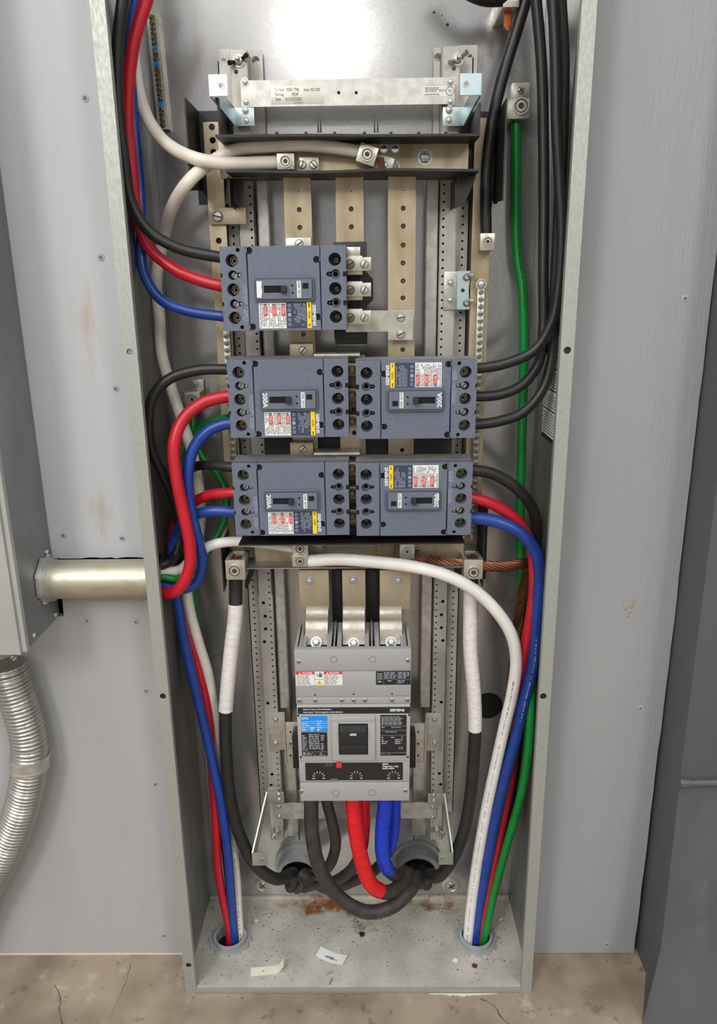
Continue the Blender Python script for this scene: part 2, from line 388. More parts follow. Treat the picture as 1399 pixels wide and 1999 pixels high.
# ================================================================== THE SETTING
WY = .083                                              # front of the plywood around the cabinet
def zat(px, py, Y=WY): return at(px, py, Y).z
b = B(); b.box(-2.2, 2.2, -2.6, .45, -.05, 0); floor = struct('floor', b, CONC)
def crack(pts, w):
    P = [Vector((p.x, p.y, .0003)) for p in (atz(x, y, 0) for x, y in pts)]; P = smooth(P, 5); Q = B(); L = []; R_ = []
    for i, p in enumerate(P):
        d = (P[min(i+1, len(P)-1)]-P[max(i-1, 0)]).normalized(); n = Vector((-d.y, d.x, 0)); a = w*random.uniform(.3, 1.2)
        j = n*random.uniform(-.0015, .0015); L.append(p+n*a+j); R_.append(p-n*a+j)
    for a, c, e, f in zip(L, L[1:], R_[1:], R_): Q.poly([a, c, e, f])
    obj('crack', Q, CRACK, floor)
crack([(936, 1948), (962, 1962), (975, 1980), (1000, 2010)], .0011); crack([(108, 1922), (118, 1950), (116, 1975), (122, 2000)], .0009); crack([(255, 1880), (240, 1930), (212, 1990)], .0005)
b = B(); b.box(-2.2, 2.2, .24, .30, 0, 2.7); struct('wall_back', b, VOID)
zl0, zl1 = zat(200, 1089), zat(220, 1181)
XBOX = -.4743
def wood_screws(parent, spots, Y):
    for px, py in spots:
        p = at(px, py, Y-.0002); q = B(); panhead(q, p, .0036, .0012, True, random.random()*3, None, True)
        q.mi = 0; q.ring(p, .0036, .0052, .0005); obj('screw', q, [PLYL, SLOT], parent)
def jag(x0, x1, z, n=40, a=.0012): return [(x0+(x1-x0)*i/n, z+random.uniform(-a, a)*(0 < i < n)) for i in range(n+1)]
b = B(); b.plate([(-1.3, 2.3), (-1.3, zl0)]+jag(-1.3, -.3245, zl0, 120)+[(-.3245, 2.3)], [], WY, WY+.012)
wl = struct('wall_left', b, PLYW)
wood_screws(wl, [(166, 191), (197, 502), (226, 758), (124, 1045), (238, 1050)], WY)
b = B(); b.box(-.3235, -.3105, WY-.002, WY+.012, zl0-.001, 2.3); struct('trim_1', b, PLYW)
b = B(); zlow = zat(118, 1203); zl1 = zat(220, 1140); b.plate([(-1.3, .001), (-1.3, zlow), (-.4685, zlow), (-.467, zl1), (-.311, zl1), (-.311, .001)], [], WY, WY+.012)
wl2 = struct('wall_left_lower', b, PLYL)
wood_screws(wl2, [(170, 1212), (265, 1214), (285, 1348), (303, 1530), (319, 1826)], WY)
rx0, rx1 = .3075, .5155
pts = [(rx0, .001), (rx1-.004, .001)]+[(rx1+random.uniform(-.0008, .0006)-.004*max(0, 1-i/16), .03+i*.04) for i in range(50)]+[(rx1, 2.3), (rx0, 2.3)]
b = B(); b.plate(pts, [], WY, WY+.012); wr = struct('wall_right', b, PLYR)
wood_screws(wr, [(1336, 582), (1249, 1382), (1183, 1843)], WY)
b = B(); b.box(-1.3, -.318, WY-.0012, WY, .0, .0035, .0005); struct('caulk_line_left', b, CAULK)  # thin white caulk line along the foot of the left board
# scraped patch on the right board
q = B()
for px, py, w in [(1222, 1187, 5), (1230, 1195, 4), (1234, 1182, 6), (1238, 1172, 4), (1217, 1172, 2), (1226, 1203, 3)]:
    p = at(px, py, WY-.0003); r = rad(w, p); q.lathe([(r*1.5, 0), (r*1.1, .0005)], p+Vector((0, 0, r*.6)), 'Y', 7); q.lathe([(r*1.2, 0), (r*.9, .0005)], p-Vector((r*.8, 0, r)), 'Y', 6)
obj('scuff', q, CONC, wr)

# dark steel cabinet at the right edge
t = thing('steel_cabinet', 'dark grey painted steel cabinet at the right edge of the wall, seam across its front', 'cabinet', (.75, .1, 0))
b = B(); b.box(.5180, 1.2, .001, .236, 0, 2.3, .002); obj('body', b, DOORG, t)
zs = at(1350, 1526, 0).z
b = B()
tl, tr, bl, br = Vector((.5185, .0, zs)), Vector((1.2, .0, zs)), Vector((.478, -.06, 0.0)), Vector((1.2, -.06, 0))
b.rings([[tl, tr, tr+Vector((0, .02, 0)), tl+Vector((0, .02, 0))], [Vector((.512, -.02, .12)), Vector((1.2, -.02, .12)), Vector((1.2, .03, .12)), Vector((.517, .03, .12))], [bl, br, Vector((1.2, .04, 0)), Vector((.5185, .04, 0))]])
obj('lower_panel', b, DOORL, t)
b = B(); b.tube([(.5165, -.002, zs-.001), (.56, -.003, zs), (.7, -.003, zs+.001), (1.2, -.003, zs)], .006, 10, 8, lambda u, L: 1+.25*math.sin(L*260)*(.4)+.3*(L < .02)); obj('weld_seam', b, DOORL, t)

# galvanized junction box at the left edge
t = thing('junction_box', 'galvanized junction box with pale cover at the left edge, above the flexible conduit', 'junction box', (-.55, .02, .695))
zb = .6915
b = B(); b.box(-.80, XBOX, -.046, WY-.0005, zb, 2.0, .0015); obj('body', b, BOXS, t)
b = B(); b.box(-.80, XBOX-.006, -.0515, -.0462, zb-.003, 2.0, .001); obj('cover', b, BOXC, t)
b = B(); b.box(-.79, XBOX+.0012, -.0462, -.0365, zb-.001, 2.0, .0006); obj('cover_rim', b, BOXC, t)
for px, py in ((91, 1078), (108, 1200), (66, 1241)):
    q = B(); p = atx(px, py, XBOX); panhead(q, p, .0052, .004, True, .4, Matrix(((0, 0, 1), (1, 0, 0), (0, 1, 0)))); obj('screw', q, [BOLT, SLOT], t)

# ================================================================== CABINET
XL, XR, D, ZT = -.302, .3015, .206, 1.85
t = cab = thing('panelboard_enclosure', 'tall open galvanized electrical enclosure standing on the concrete floor', 'enclosure', (0, .1, 0))
b = B(); c = at(952, 1378, D); b.plate([(XL, .002), (XR, .002), (XR, ZT), (XL, ZT)], [(c.x, c.z, rad(58, c))], D, D+.002); obj('back_panel', b, GALV, t)
b = B(); c.y = D+.003; b.cyl((c.x, D+.0335, c.z), rad(62, c), .03); obj('knockout_cup', b, HOLE, t)
zc_, yc_ = .768, .040                                                  # conduit entry in the left side
hub = (yc_, zc_, .0305)
b = B(); b.plate([(.001, .002), (D, .002), (D, ZT), (.001, ZT)], [hub], XL-.002, XL, plane='YZ'); obj('side_panel', b, GALVD, t)
b = B(); b.plate([(.001, .002), (D, .002), (D, ZT), (.001, ZT)], [], XR, XR+.002, plane='YZ'); obj('side_panel', b, GALVD, t)
def hole_px(x, y, w): p = at(x, y, 0); return (p.x, p.z, rad(w, p))
FW = .0185
b = B(); b.plate([(-.3045, .0), (-.2855, .0), (-.2855, ZT), (-.3045, ZT)], [hole_px(*h) for h in ((253, 687, 12), (318, 1359, 12), (368, 1884, 11))], -.0005, .0015, .0004)
b.box(-.3048, -.3025, .0015, .030, 0, ZT); b.box(-.2865, -.2855, .0015, .010, .012, ZT); obj('flange', b, FLANGE, t)
b = B(); b.plate([(.2855, .0), (.304, .0), (.304, ZT), (.2855, ZT)], [hole_px(*h) for h in ((1107, 684, 14), (1060, 1359, 13))], -.0005, .0015, .0004)
b.box(.3018, .3045, .0015, .030, 0, ZT); b.box(.2855, .2865, .0015, .010, .012, ZT); obj('flange', b, FLANGE, t)
for px, py in ((253, 687), (318, 1359), (368, 1884), (1107, 684), (1060, 1359)):
    p = at(px, py, .003); q = B(); q.cyl((p.x, .0032, p.z), .0052, .001); obj('hole_disc', q, GALVD if py == 687 and px < 300 else DARKST, t)
ZP = .012
h1, h2 = atz(450, 1836, ZP), atz(928, 1836, ZP)
b = B(); b.plate([(XL, .0), (XR, .0), (XR, D), (XL, D)], [(h1.x, h1.y, .030), (h2.x, h2.y, .030)], ZP-.002, ZP, plane='XY'); obj('bottom_panel', b, PAN, t)
b = B(); b.box(-.2855, .2855, -.0005, .001, .0005, ZP, .0004); obj('bottom_lip', b, FLANGE, t)
b = B(); b.box(XL, XR, -.0, D, ZT, ZT+.002); obj('top_panel', b, GALV, t)
b = B(); b.box(XL+.001, XR-.001, D-.006, D, ZP, ZP+.009, .001); obj('back_ledge', b, PAN, t)
for s in (0, 1):                                                        # corner seams of the back
    x = XL+.012 if s == 0 else XR-.0155
    b = B(); b.box(x-.0008, x+.0008, D-.0012, D, ZP+.01, ZT); obj('seam', b, GALVD, t)
for px, py in ((513, 1727), (880, 1728)):
    p = at(px, py, D); q = B(); q.lathe([(rad(36, p), 0), (rad(36, p), .001), (rad(26, p), .0022), (rad(24, p), .0012)], p, 'Y', 26); panhead(q, p-Vector((0, .001, 0)), rad(16, p), .003, True, .7, None, True); obj('anchor_bolt', q, [STRAP, SLOT], t)
for px, py, w in ((873, 48, 6), (847, 24, 5), (862, 30, 3)):
    p = at(px, py, D-.0002); q = B(); q.lathe([(rad(w, p), 0), (rad(w, p)*.6, .001)], p, 'Y', 8); obj('back_screw', q, [DARKST], t)
# knockout seam down the bottom of the back
b = B(); a = at(583, 1612, D); c = at(583, 1640, D); b.box(a.x-.0009, a.x+.0009, D-.0006, D, c.z, a.z); obj('slit', b, HOLE, t)
b = B(); a = at(808, 1602, D); c = at(808, 1640, D); b.box(a.x-.0009, a.x+.0009, D-.0006, D, c.z, a.z); obj('slit', b, HOLE, t)
# data sheet on the right side panel
t = thing('data_sheet', 'printed white label sheet on the right inner side, behind the black cables', 'label', (XR, .09, .85))
P = [atx(1098, 648, XR-.0006), atx(1054, 648, XR-.0006), atx(1054, 842, XR-.0006), atx(1088, 866, XR-.0006)]
yn, yf = .030, .150; zt_, zb_ = atx(1090, 655, XR).z, atx(1071, 856, XR).z
b = B(); b.box(XR-.0006, XR, yn, yf, zb_, zt_); obj('sheet', b, WHITE, t)
b = B(); hgt = zt_-zb_; b.box(XR-.0007, XR-.0001, yn, yf, zb_-.004, zb_+.003)
for k in (.27, .47, .68): b.box(XR-.0008, XR-.0002, yn, yf, zb_+hgt*k, zb_+hgt*k+.002)
for k in (.75, .8, .85, .9, .95): b.box(XR-.0008, XR-.0002, yn, yf, zb_+hgt*k, zb_+hgt*k+.0008)
obj('rule_lines', b, INK, t)
b = B()
for k0, k1 in ((.03, .25), (.29, .45), (.49, .66)):
    n = int((k1-k0)*hgt/.0042)
    for i in range(n):
        z = zb_+hgt*k0+(i+.5)*.0042; y = yn+.006
        while y < yf-.008:
            w = random.uniform(.004, .012); b.box(XR-.0008, XR-.0003, y, min(y+w, yf-.004), z, z+.0016); y += w+.003
obj('fine_print', b, INKG, t)

# ================================================================== RAILS ON THE BACK
def prail(side):
    """perforated hat channel: face with two hole rows, one perforated flange"""
    s = -1 if side == 'left' else 1
    lbl = 'tall perforated galvanized mounting channel on the %s of the breakers' % side
    t = thing('mounting_channel', lbl, 'mounting rail', (s*.18, .19, .1), 'perforated channels')
    YF, YFL = .165, .182
    if s < 0: fx0, fx1 = at(508, 1250, YF).x, at(536, 1250, YF).x; lx0, lx1 = at(489, 1250, YFL).x, fx0
    else: fx0, fx1 = at(844, 1250, YF).x, at(872, 1250, YF).x; lx0, lx1 = fx1, at(893, 1250, YFL).x
    z0, z1 = at(540, 1640, YF).z, at(470, 97, YF).z
    hc = fx1-.0055 if s < 0 else fx0+.0055
    holes = []; z = z0+.004
    while z < z1-.11: holes.append((hc, z, .0018)); z += .0117
    bigx = (fx0+fx1)/2+.0040*s
    for py, dx in ((1177, 0), (1203, -.002), (1228, -.0015), (1253, .0015), (1373, .0012), (1512, .0), (1533, .003)):
        holes.append((bigx-dx*s*-1, at(518, py, YF).z, .0031))
    holes.append((bigx, at(480, 140, YF).z, .003))
    b = B(); b.perforated(fx0, fx1, z0, z1, holes, YF, YF+.0018, .0117)
    b.box(fx0, fx0+.0018, YF, D-.0005, z0, z1); b.box(fx1-.0018, fx1, YF, D-.0005, z0, z1); obj('hat_face', b, RAIL, t)
    fc = (lx0+lx1)/2-.001*s*-1; holes = []; z = z0+.09
    while z < z1-.05: holes.append((fc, z, .0018)); z += .0117
    b = B(); b.perforated(lx0, lx1, z0+.05, z1-.01, holes, YFL, YFL+.0016, .0117)
    b.box(min(lx0, lx1) if s < 0 else lx1-.0016, (lx0+.0016) if s < 0 else lx1, YFL, D-.0005, z0+.05, z1-.01); obj('perforated_flange', b, RAIL, t)
    # inner plain flange
    zt2 = at(440, 98, .19).z
    nx0, nx1 = (fx1, at(514, 150, .195).x) if s < 0 else (at(846, 150, .195).x, fx0)
    b = B(); hx = (nx0+nx1)/2+.001*s; b.plate([(nx0, z0), (nx1, z0), (nx1, zt2), (nx0, zt2)], [(hx, at(500, 118, .195).z, .0055)], .194, .196); obj('inner_flange', b, RAIL, t)
    # upper outer tab
    ox0, ox1 = (at(431, 150, .19).x, fx0) if s < 0 else (fx1, at(929, 150, .19).x)
    zz = at(440, 250, .19).z; b = B(); b.plate([(ox0, zz), (ox1, zz), (ox1, zt2), (ox0, zt2)], [((ox0+ox1)/2-.003*s*-1, at(438, 121, .19).z, .0035)], .184, .186); obj('outer_tab', b, RAIL, t)
    return t, fx0, fx1, YF
railL, LF0, LF1, YF = prail('left'); railR, RF0, RF1, _ = prail('right')
# plain inner strips beside the channels
for s in (-1, 1):
    x0, x1 = (at(541, 1250, .172).x, at(560, 1250, .172).x) if s < 0 else (at(821, 1250, .172).x, at(841, 1250, .172).x)
    z0, z1 = at(550, 1382, .172).z, at(550, 345, .172).z
    b = B(); b.box(x0, x1, .172, .174, z0, z1); b.box(x0, x0+.0018, .172, D-.001, z0, z1); b.box(x1-.0018, x1, .172, D-.001, z0, z1)
    tag(obj('support_strip', b, STRAP), 'plain galvanized vertical strip inside the %s perforated channel' % ('left' if s < 0 else 'right'), 'metal strip', 'plain support strips')
# lower plain strips below the side brackets
for s in (-1, 1):
    x0, x1 = (at(556, 1530, .185).x, at(578, 1530, .185).x) if s < 0 else (at(806, 1530, .185).x, at(832, 1530, .185).x)
    z0, z1 = at(560, 1632, .185).z, at(560, 1468, .185).z
    b = B(); b.box(x0, x1, .185, D-.001, z0, z1, .0008)
    tag(obj('support_strip', b, STRAP), 'short plain strip behind the %s lower corner of the main breaker' % ('left' if s < 0 else 'right'), 'metal strip')
# wing bolts
def wingbolt(px, py, Y, label, ang, dark=False):
    p = at(px, py, Y); t = thing('wing_bolt', label, 'bolt', p, 'wing bolts')
    b = B(); b.lathe([(.0085, 0), (.0085, .001)], p, 'Y', 20); b.lathe([(.006, .001), (.0052, .006), (.0035, .007)], p, 'Y', 16); obj('nut', b, BOLT, t)
    b = B(); b.lathe([(.0028, .004), (.0028, .017), (.002, .018)], p, 'Y', 12); obj('stud', b, BOLT, t)
    for k in (0, PI):
        a = ang+k; d = Vector((math.cos(a), 0, math.sin(a))); q = B()
        q.tube([p+d*.004-Vector((0, .003, 0)), p+d*.009-Vector((0, .006, 0)), p+d*.0135-Vector((0, .010, 0))], .0030, 8, 5, lambda u, L: .7+.5*u); obj('wing', q, DARKST if dark else BOLT, t)
wingbolt(466, 119, YF-.0005, 'wing bolt with dark wings at the top of the left channel', .35, True)
wingbolt(893, 116, YF-.0005, 'shiny wing bolt at the top of the right channel', .5)
wingbolt(541, 1620, YF-.0005, 'wing bolt low on the left channel above the left bushing', .9)
wingbolt(853, 1618, YF-.0005, 'wing bolt low on the right channel above the right bushing', -.4)

# top strap
YS = .150
x0, x1, z0, z1 = rect(470, 154, 887, 206, YS)
t = thing('cross_strap', 'wide galvanized strap with two paper labels across the top of both channels', 'metal strap', (0, YS, z0))
holes = []
for px in (661, 695): p = at(px, 181, YS); holes.append((p.x, p.z, .0022))
b = B(); b.plate([(x0, z0), (x1, z0), (x1, z1), (x0, z1)], holes, YS, YS+.0025); b.box(x0, x0+.03, YS+.0025, YF, z0+.004, z1-.004); b.box(x1-.03, x1, YS+.0025, YF, z0+.004, z1-.004); obj('strap', b, STRAP, t)
for hx, hz, hr in holes: q = B(); q.cyl((hx, YS+.0024, hz), hr, .0006); obj('hole_disc', q, HOLE, t)  # black discs paint the shade behind the strap holes
for px, py in ((478, 160), (480, 199), (879, 160), (879, 198)): screw(t, at(px, py, YS), .0042, 'hex', 'bolt')
lx0, lx1, lz0, lz1 = rect(529, 168, 632, 203, YS)
b = B(); b.box(lx0, lx1, YS-.0003, YS, lz0, lz1, .0001); y = YS-.0005; W = lx1-lx0; H = lz1-lz0
b.mi = 1
for s_, u, v, sz, f_ in (('SO Num: 3008217942', .07, .80, .0062, .46), ('Item 02 020', .62, .78, .0055, .30), ('Marking:', .07, .54, .0052, .17), ('MDP', .39, .53, .0066, .12), ('Date:', .08, .28, .0052, .10), ('01/10/2020', .27, .26, .0066, .30)):
    b.text(s_, sz, (lx0+W*u, y, lz0+H*v), 0, 'LEFT', W*f_)
b.mi = 1; b.micro(lx0+W*.42, lx0+W*.62, lz0+H*.04, lz0+H*.10, y, 1)
obj('order_label', b, [SILV, INK], t)['label'] = 'silver order label printed MDP'
lx0, lx1, lz0, lz1 = rect(826, 168, 886, 188, YS)
b = B(); b.box(lx0, lx1, YS-.0003, YS, lz0, lz1); W = lx1-lx0; H = lz1-lz0; b.mi = 1
b.ring((lx1-W*.13, y+.0002, (lz0+lz1)/2), .0052, .0060, .0003); b.text('UL', .0058, (lx1-W*.13, y, (lz0+lz1)/2), PI)
b.text('LISTED', .0038, (lx0+W*.60, y, lz0+H*.58), PI, 'CENTER', W*.2); b.text('PANELBOARD', .0034, (lx0+W*.28, y, lz0+H*.2), PI, 'CENTER', W*.48)
b.micro(lx0+W*.06, lx0+W*.5, lz0+H*.42, lz0+H*.9, y, 3); obj('listing_label', b, [WHITE, INKG], t)['label'] = 'white listing label upside down'

# Z brackets, top and bottom
def zbracket(label, foot, base, footY, matr, boltpx, holepx, baseY=YS-.002, group='standoff brackets'):
    t = thing('standoff_bracket', label, 'bracket', at((base[0]+base[2])/2, base[3], baseY), group)
    fx0, fx1, fz0, fz1 = rect(*foot, footY); bx0, bx1, bz0, bz1 = rect(*base, baseY)
    hp = at(*holepx, footY)
    b = B(); b.plate([(fx0, fz0), (fx1, fz0), (fx1, fz1), (fx0, fz1)], [(hp.x, hp.z, .0032)], footY, footY+.002, .0004); obj('foot', b, matr, t)
    left = foot[0] < base[0]; fx, bx = (fx0, bx0) if left else (fx1, bx1)
    b = B()
    top = footY+.001; a = .0012
    b.rings([[(fx-a, top, fz1), (fx+a, top, fz1), (fx+a, top, fz0), (fx-a, top, fz0)], [(bx-a, baseY+.001, bz1), (bx+a, baseY+.001, bz1), (bx+a, baseY+.001, bz0), (bx-a, baseY+.001, bz0)]]); obj('arm', b, matr, t)
    b = B(); b.box(bx0, bx1, baseY, baseY+.002, bz0, bz1, .0004); b.box((bx0 if left else bx1-.02), (bx0+.02 if left else bx1), baseY+.002, YF, bz0+.006, bz1-.006); obj('base', b, matr, t)
    for px, py in boltpx: screw(t, at(px, py, baseY), .0042, 'hex', 'bolt')
    q = B(); q.ring((hp.x, footY, hp.z), .0030, .0046, .0006); obj('grommet', q, BOLT, t)
    return t
zbracket('shiny zinc standoff bracket at the top left corner above the black barrier', (409, 145, 444, 188), (457, 210, 496, 246), .075, ZINC, ((479, 216), (481, 236)), (432, 167))
zbracket('shiny zinc standoff bracket at the top right corner above the black barrier', (898, 143, 938, 186), (864, 209, 906, 246), .075, ZINC, ((876, 215), (876, 235)), (910, 164))
zbracket('aged zinc standoff bracket at the lower left, ending beside the left bushing', (493, 1665, 521, 1690), (521, 1546, 554, 1567), .075, ZINCG, ((544, 1551), (545, 1561)), (511, 1679))
zbracket('aged zinc standoff bracket at the lower right, ending beside the right bushing', (856, 1664, 883, 1688), (835, 1549, 867, 1571), .075, ZINCG, ((846, 1553), (846, 1563)), (863, 1676))
# bottom cross strap
x0, x1, z0, z1 = rect(553, 1568, 838, 1598, YF-.003)
t = thing('cross_strap', 'plain galvanized strap across the channels under the main breaker', 'metal strap', (0, YF, z0))
b = B(); b.box(LF0+.012, RF1-.012, YF-.003, YF-.0005, z0, z1); obj('strap', b, STRAP, t)
for px, py in ((544, 1575), (545, 1594), (844, 1577), (844, 1596)): screw(t, at(px, py, YF-.003), .0036, 'hex', 'bolt')

# ================================================================== BUS BARS
YB = .105
def busbar(px0, px1, label, scr):
    x0, x1 = at(px0, 450, YB).x, at(px1, 450, YB).x; z0, z1 = at(690, 1062, YB).z, at(690, 335, YB).z; xm = (x0+x1)/2
    t = thing('bus_bar', label, 'bus bar', (xm, YB, z0), 'vertical phase bus bars')
    pys = [372, 408, 443, 480, 515, 550, 583, 618, 651, 684, 716, 760, 800, 845, 880, 920, 960, 1000]
    holes = [(xm+.002, at(690, y, YB).z, .0034) for y in pys]
    b = B(); b.plate([(x0, z0), (x1, z0), (x1, z1), (x0, z1)], holes, YB, YB+.005, .0005); obj('bar', b, TIN, t)
    b = B()
    for i, y in enumerate(pys):
        p = Vector((xm+.002, YB+.0032, at(690, y, YB).z)); b = B(); b.ring(p, .0016, .0032, .001); obj('hole_bushing', b, [BOLT if i == 0 else DARKST], t)
    return t
busbar(556, 609, 'leftmost tan vertical bus bar behind the top breaker', 0)
busbar(656, 710, 'middle tan vertical bus bar behind the top breaker', 0)
busbar(757, 811, 'rightmost tan vertical bus bar, bare beside the top breaker', 0)
# black insulating spine behind the bars between breakers
def slab(name, r, Y, th, m, label, cat, bev=.001):
    x0, x1, z0, z1 = rect(*r, Y); b = B(); b.box(x0, x1, Y, Y+th, z0, z1, bev); return tag(obj(name, b, m), label, cat)
slab('insulating_sheet', (520, 848, 880, 1050), YB+.012, .03, BLK, 'wide black insulating panel behind the two lower rows of breakers', 'insulator')
slab('insulator_block', (652, 472, 716, 672), YB-.004, .002, BLK, 'black insulating block behind the line terminals of the top breaker', 'insulator')
x = thing('insulator_fin', 'small black insulator step left of the right bus bar by the top breaker', 'insulator', at(725, 590, YB))
b = B(); P = [at(*p, YB-.006) for p in ((712, 528), (728, 545), (728, 585), (716, 598), (700, 598), (700, 528))]; b.prism(P, (0, .012, 0)); obj('fin', b, BLK, x)
slab('insulator_block', (652, 640, 716, 662), YB-.006, .003, BLK, 'black insulating bar just below the top breaker', 'insulator')
slab('insulator_block', (656, 675, 716, 692), YB-.006, .003, BLK, 'lower black insulating bar between top breaker and second row', 'insulator')
# line side connectors of the top breaker
def line_conn(py, strap, label):
    Y = .062; t = thing('line_terminal', label, 'terminal', at(700, py+12, Y), 'line terminals of the top breaker')
    x0, x1, z0, z1 = rect(672, py-14, 724, py+13, Y)
    b = B(); b.box(x0, x1, Y, Y+.004, z0, z1, .0006)
    b.box(x0+.004, x1-.012, Y+.004, YB, z0-.005 if not strap else z0, z1+.002, .0006); obj('tab', b, TINL, t)
    screw(t, at(683, py, Y), .0066, 'slot', 'screw', .5, [BRASS, SLOT]); screw(t, at(711, py, Y), .0058, 'slot', 'screw', 1.1)
line_conn(516, 0, 'upper silver line terminal at the right side of the top breaker')
line_conn(566, 0, 'middle silver line terminal at the right side of the top breaker')
line_conn(620, 1, 'lower silver line terminal at the right side of the top breaker')
x0, x1, z0, z1 = rect(676, 482, 703, 506, .075); b = B(); b.box(x0, x1, .075, .1, z0, z1, .0006); tag(obj('connector_tab', b, TINL), 'bright tab above the upper line terminal of the top breaker', 'connector')
# link strap to the right bus bar
t = thing('bus_link', 'flat silver link from the lower line terminal to the right bus bar', 'bus link', at(790, 660, .085))
x0, x1, z0, z1 = rect(674, 606, 770, 648, .088); X0, X1, Z0, Z1 = rect(757, 606, 806, 664, .088)
b = B(); b.plate([(x0, z0), (X0, z0), (X0, Z0), (X1, Z0), (X1, Z1), (x0, z1)], [], .088, .091, .0004); b.box(X0+.004, X1-.004, .091, YB, Z0+.004, Z1-.004); obj('strap', b, TINL, t)
screw(t, at(782, 620, .088), .0062, 'slot', 'screw', .2); screw(t, at(782, 652, .088), .0066, 'slot', 'screw', .4)
# small connector tab on the left bar above the top breaker
x0, x1, z0, z1 = rect(558, 464, 607, 500, .092); t = thing('connector_tab', 'bright screwed tab on the left bus bar touching the top breaker', 'connector', at(582, 500, .092)); b = B(); b.box(x0, x1, .092, YB, z0, z1, .0006); obj('tab', b, TINL, t); screw(t, at(584, 476, .092), .0062, 'slot')
# tabs between the rows on the left bar, with flat links above the breakers
for py, lx, lbl in ((683, 702, 'between the top breaker and the second row'), (876, 702, 'between the second and third rows')):
    Y = .088; t = thing('connector_tab', 'screwed tab on left bus bar %s' % lbl, 'connector', at(590, py+12, Y))
    x0, x1, z0, z1 = rect(566, py-12, 611, py+12, Y); b = B(); b.box(x0, x1, Y, YB, z0, z1, .0006); obj('tab', b, TIN, t)
    screw(t, at(591, py+1, Y), .006, 'slot', 'screw', .9)
    x0, x1, z0, z1 = rect(612, py+8, lx, py+13, .07); b = B(); b.box(x0, x1, .070, YB, z0, z1, .0005); obj('link', b, STRAP, t)
# centre line screws between facing breakers
for r, (pys) in enumerate(((722, 771, 822), (915, 962, 1007))):
    for k, py in enumerate(pys):
        Y = .066; p = at(687, py, Y); t = thing('line_terminal', '%s brass hex terminal in the gap between the facing breakers of the %s row' % (('upper', 'middle', 'lower')[k], ('second', 'third')[r]), 'terminal', p, 'terminals between facing breakers')
        x0, x1, z0, z1 = rect(676, py-12, 699, py+12, Y); b = B(); b.box(x0, x1, Y, YB-.001, z0, z1, .0006); obj('tab', b, TIN, t)
        b = B(); hexbolt(b, p, .0056, .006); obj('hex_screw', b, BRASS, t)

# ================================================================== NEUTRAL BUSES
YN = .108
# side neutral straps with terminal screw strips
def nstrap(side):
    s = -1 if side == 'left' else 1; Y = .150
    top = (398, 238, 428) if s < 0 else (928, 236, 958)
    x0, x1 = at(top[0], 450, Y).x+(.006*0), at(top[2], 450, Y).x
    if s < 0: x0, x1 = at(409, 450, Y).x, at(442, 450, Y).x
    else: x0, x1 = at(921, 450, Y).x, at(957, 450, Y).x
    z0, z1 = at(460, 1105, Y).z, at(415, 238, Y).z; xm = (x0+x1)/2
    t = thing('neutral_strap', 'long tan neutral strap with screw strip down the %s side of the breakers' % side, 'bus bar', (xm, Y, z0), 'side neutral straps')
    holes = [(xm, at(415, y, Y).z, .0042) for y in (248, 274, 297)] if s < 0 else []
    if s < 0: holes.append((xm, at(430, 470, Y).z, .0042))
    b = B(); b.plate([(x0, z0), (x1, z0), (x1, z1), (x0, z1)], holes, Y, Y+.005, .0004); obj('strap', b, TIN, t)
    if s < 0: q = B(); q.cyl((holes[3][0], Y+.004, holes[3][1]), .0042, .001); obj('hole_disc', q, HOLE, t)  # dark disc stands in for the shade seen through this hole
    if s < 0: sx0, sx1, zt, zb = xm-.0005, xm+.010, at(440, 645, Y).z, at(440, 1045, Y).z
    else: sx0, sx1, zt, zb = xm-.004, xm+.0065, at(938, 545, Y).z, at(920, 1050, Y).z
    b = B(); b.box(sx0, sx1, Y-.010, Y, zb, zt, .0008); obj('terminal_strip', b, TINL, t)
    z = zt-.008; k = 0
    while z > zb+.004:
        q = B(); p = Vector(((sx0+sx1)/2, Y-.010, z)); panhead(q, p, .0044, .0009, True, random.random()*3); obj('terminal_screw', q, [TSCR, SLOT], t); z -= .0105
    if s > 0: screw(t, at(939, 555, Y-.011), .0062, 'hex', 'end_screw')
nstrap('left'); nstrap('right')
# upper neutral bus with black barrier
t = thing('neutral_bus', 'upper tan neutral bus bar framed by a black barrier above the bus bars', 'neutral bus', at(690, 340, YN))
x0, x1, z0, z1 = rect(428, 272, 914, 345, YN)
hs = [(at(x, y, YN).x, at(x, y, YN).z, .0048) for x, y in ((749, 290), (771, 290), (771, 325))]
b = B(); b.plate([(x0, z0), (x1, z0), (x1, z1), (x0, z1)], hs, YN, YN+.006, .0004)
b.box(x1-.006, x1, YN+.006, .150, z0+.003, z1-.003); b.box(x0, x0+.006, YN+.006, .150, z0+.003, z1-.003); obj('bar', b, TIN, t)
for x, y in ((749, 290), (771, 290), (771, 325)):
    p = at(x, y, YN); q = B(); q.ring(p, .0048, .0062, .0006); obj('hole_rim', q, TINL, t)
screw(t, at(829, 307, YN), .0078, 'hex', 'bolt')
yfr = .05
def barrier_edge(px0, py0, px1, py1, wav, back, name):
    a, c = at(px0, py0, yfr), at(px1, py1, yfr); n = 24; rr = []
    for i in range(n+1):
        u = i/n; p = a.lerp(c, u); dz = wav*math.sin(u*PI*2.2-.4)*(1-abs(2*u-1))
        rr.append([(p.x, yfr, p.z+dz+.0016), (p.x, yfr, p.z+dz-.0016), (p.x, back, p.z-.0012), (p.x, back, p.z+.0012)])
    b = B(); b.rings(rr); obj(name, b, BLK, t)
barrier_edge(420, 265, 937, 263, .0006, .150, 'upper_barrier'); barrier_edge(440, 334, 936, 332, -.0022, .140, 'lower_barrier')
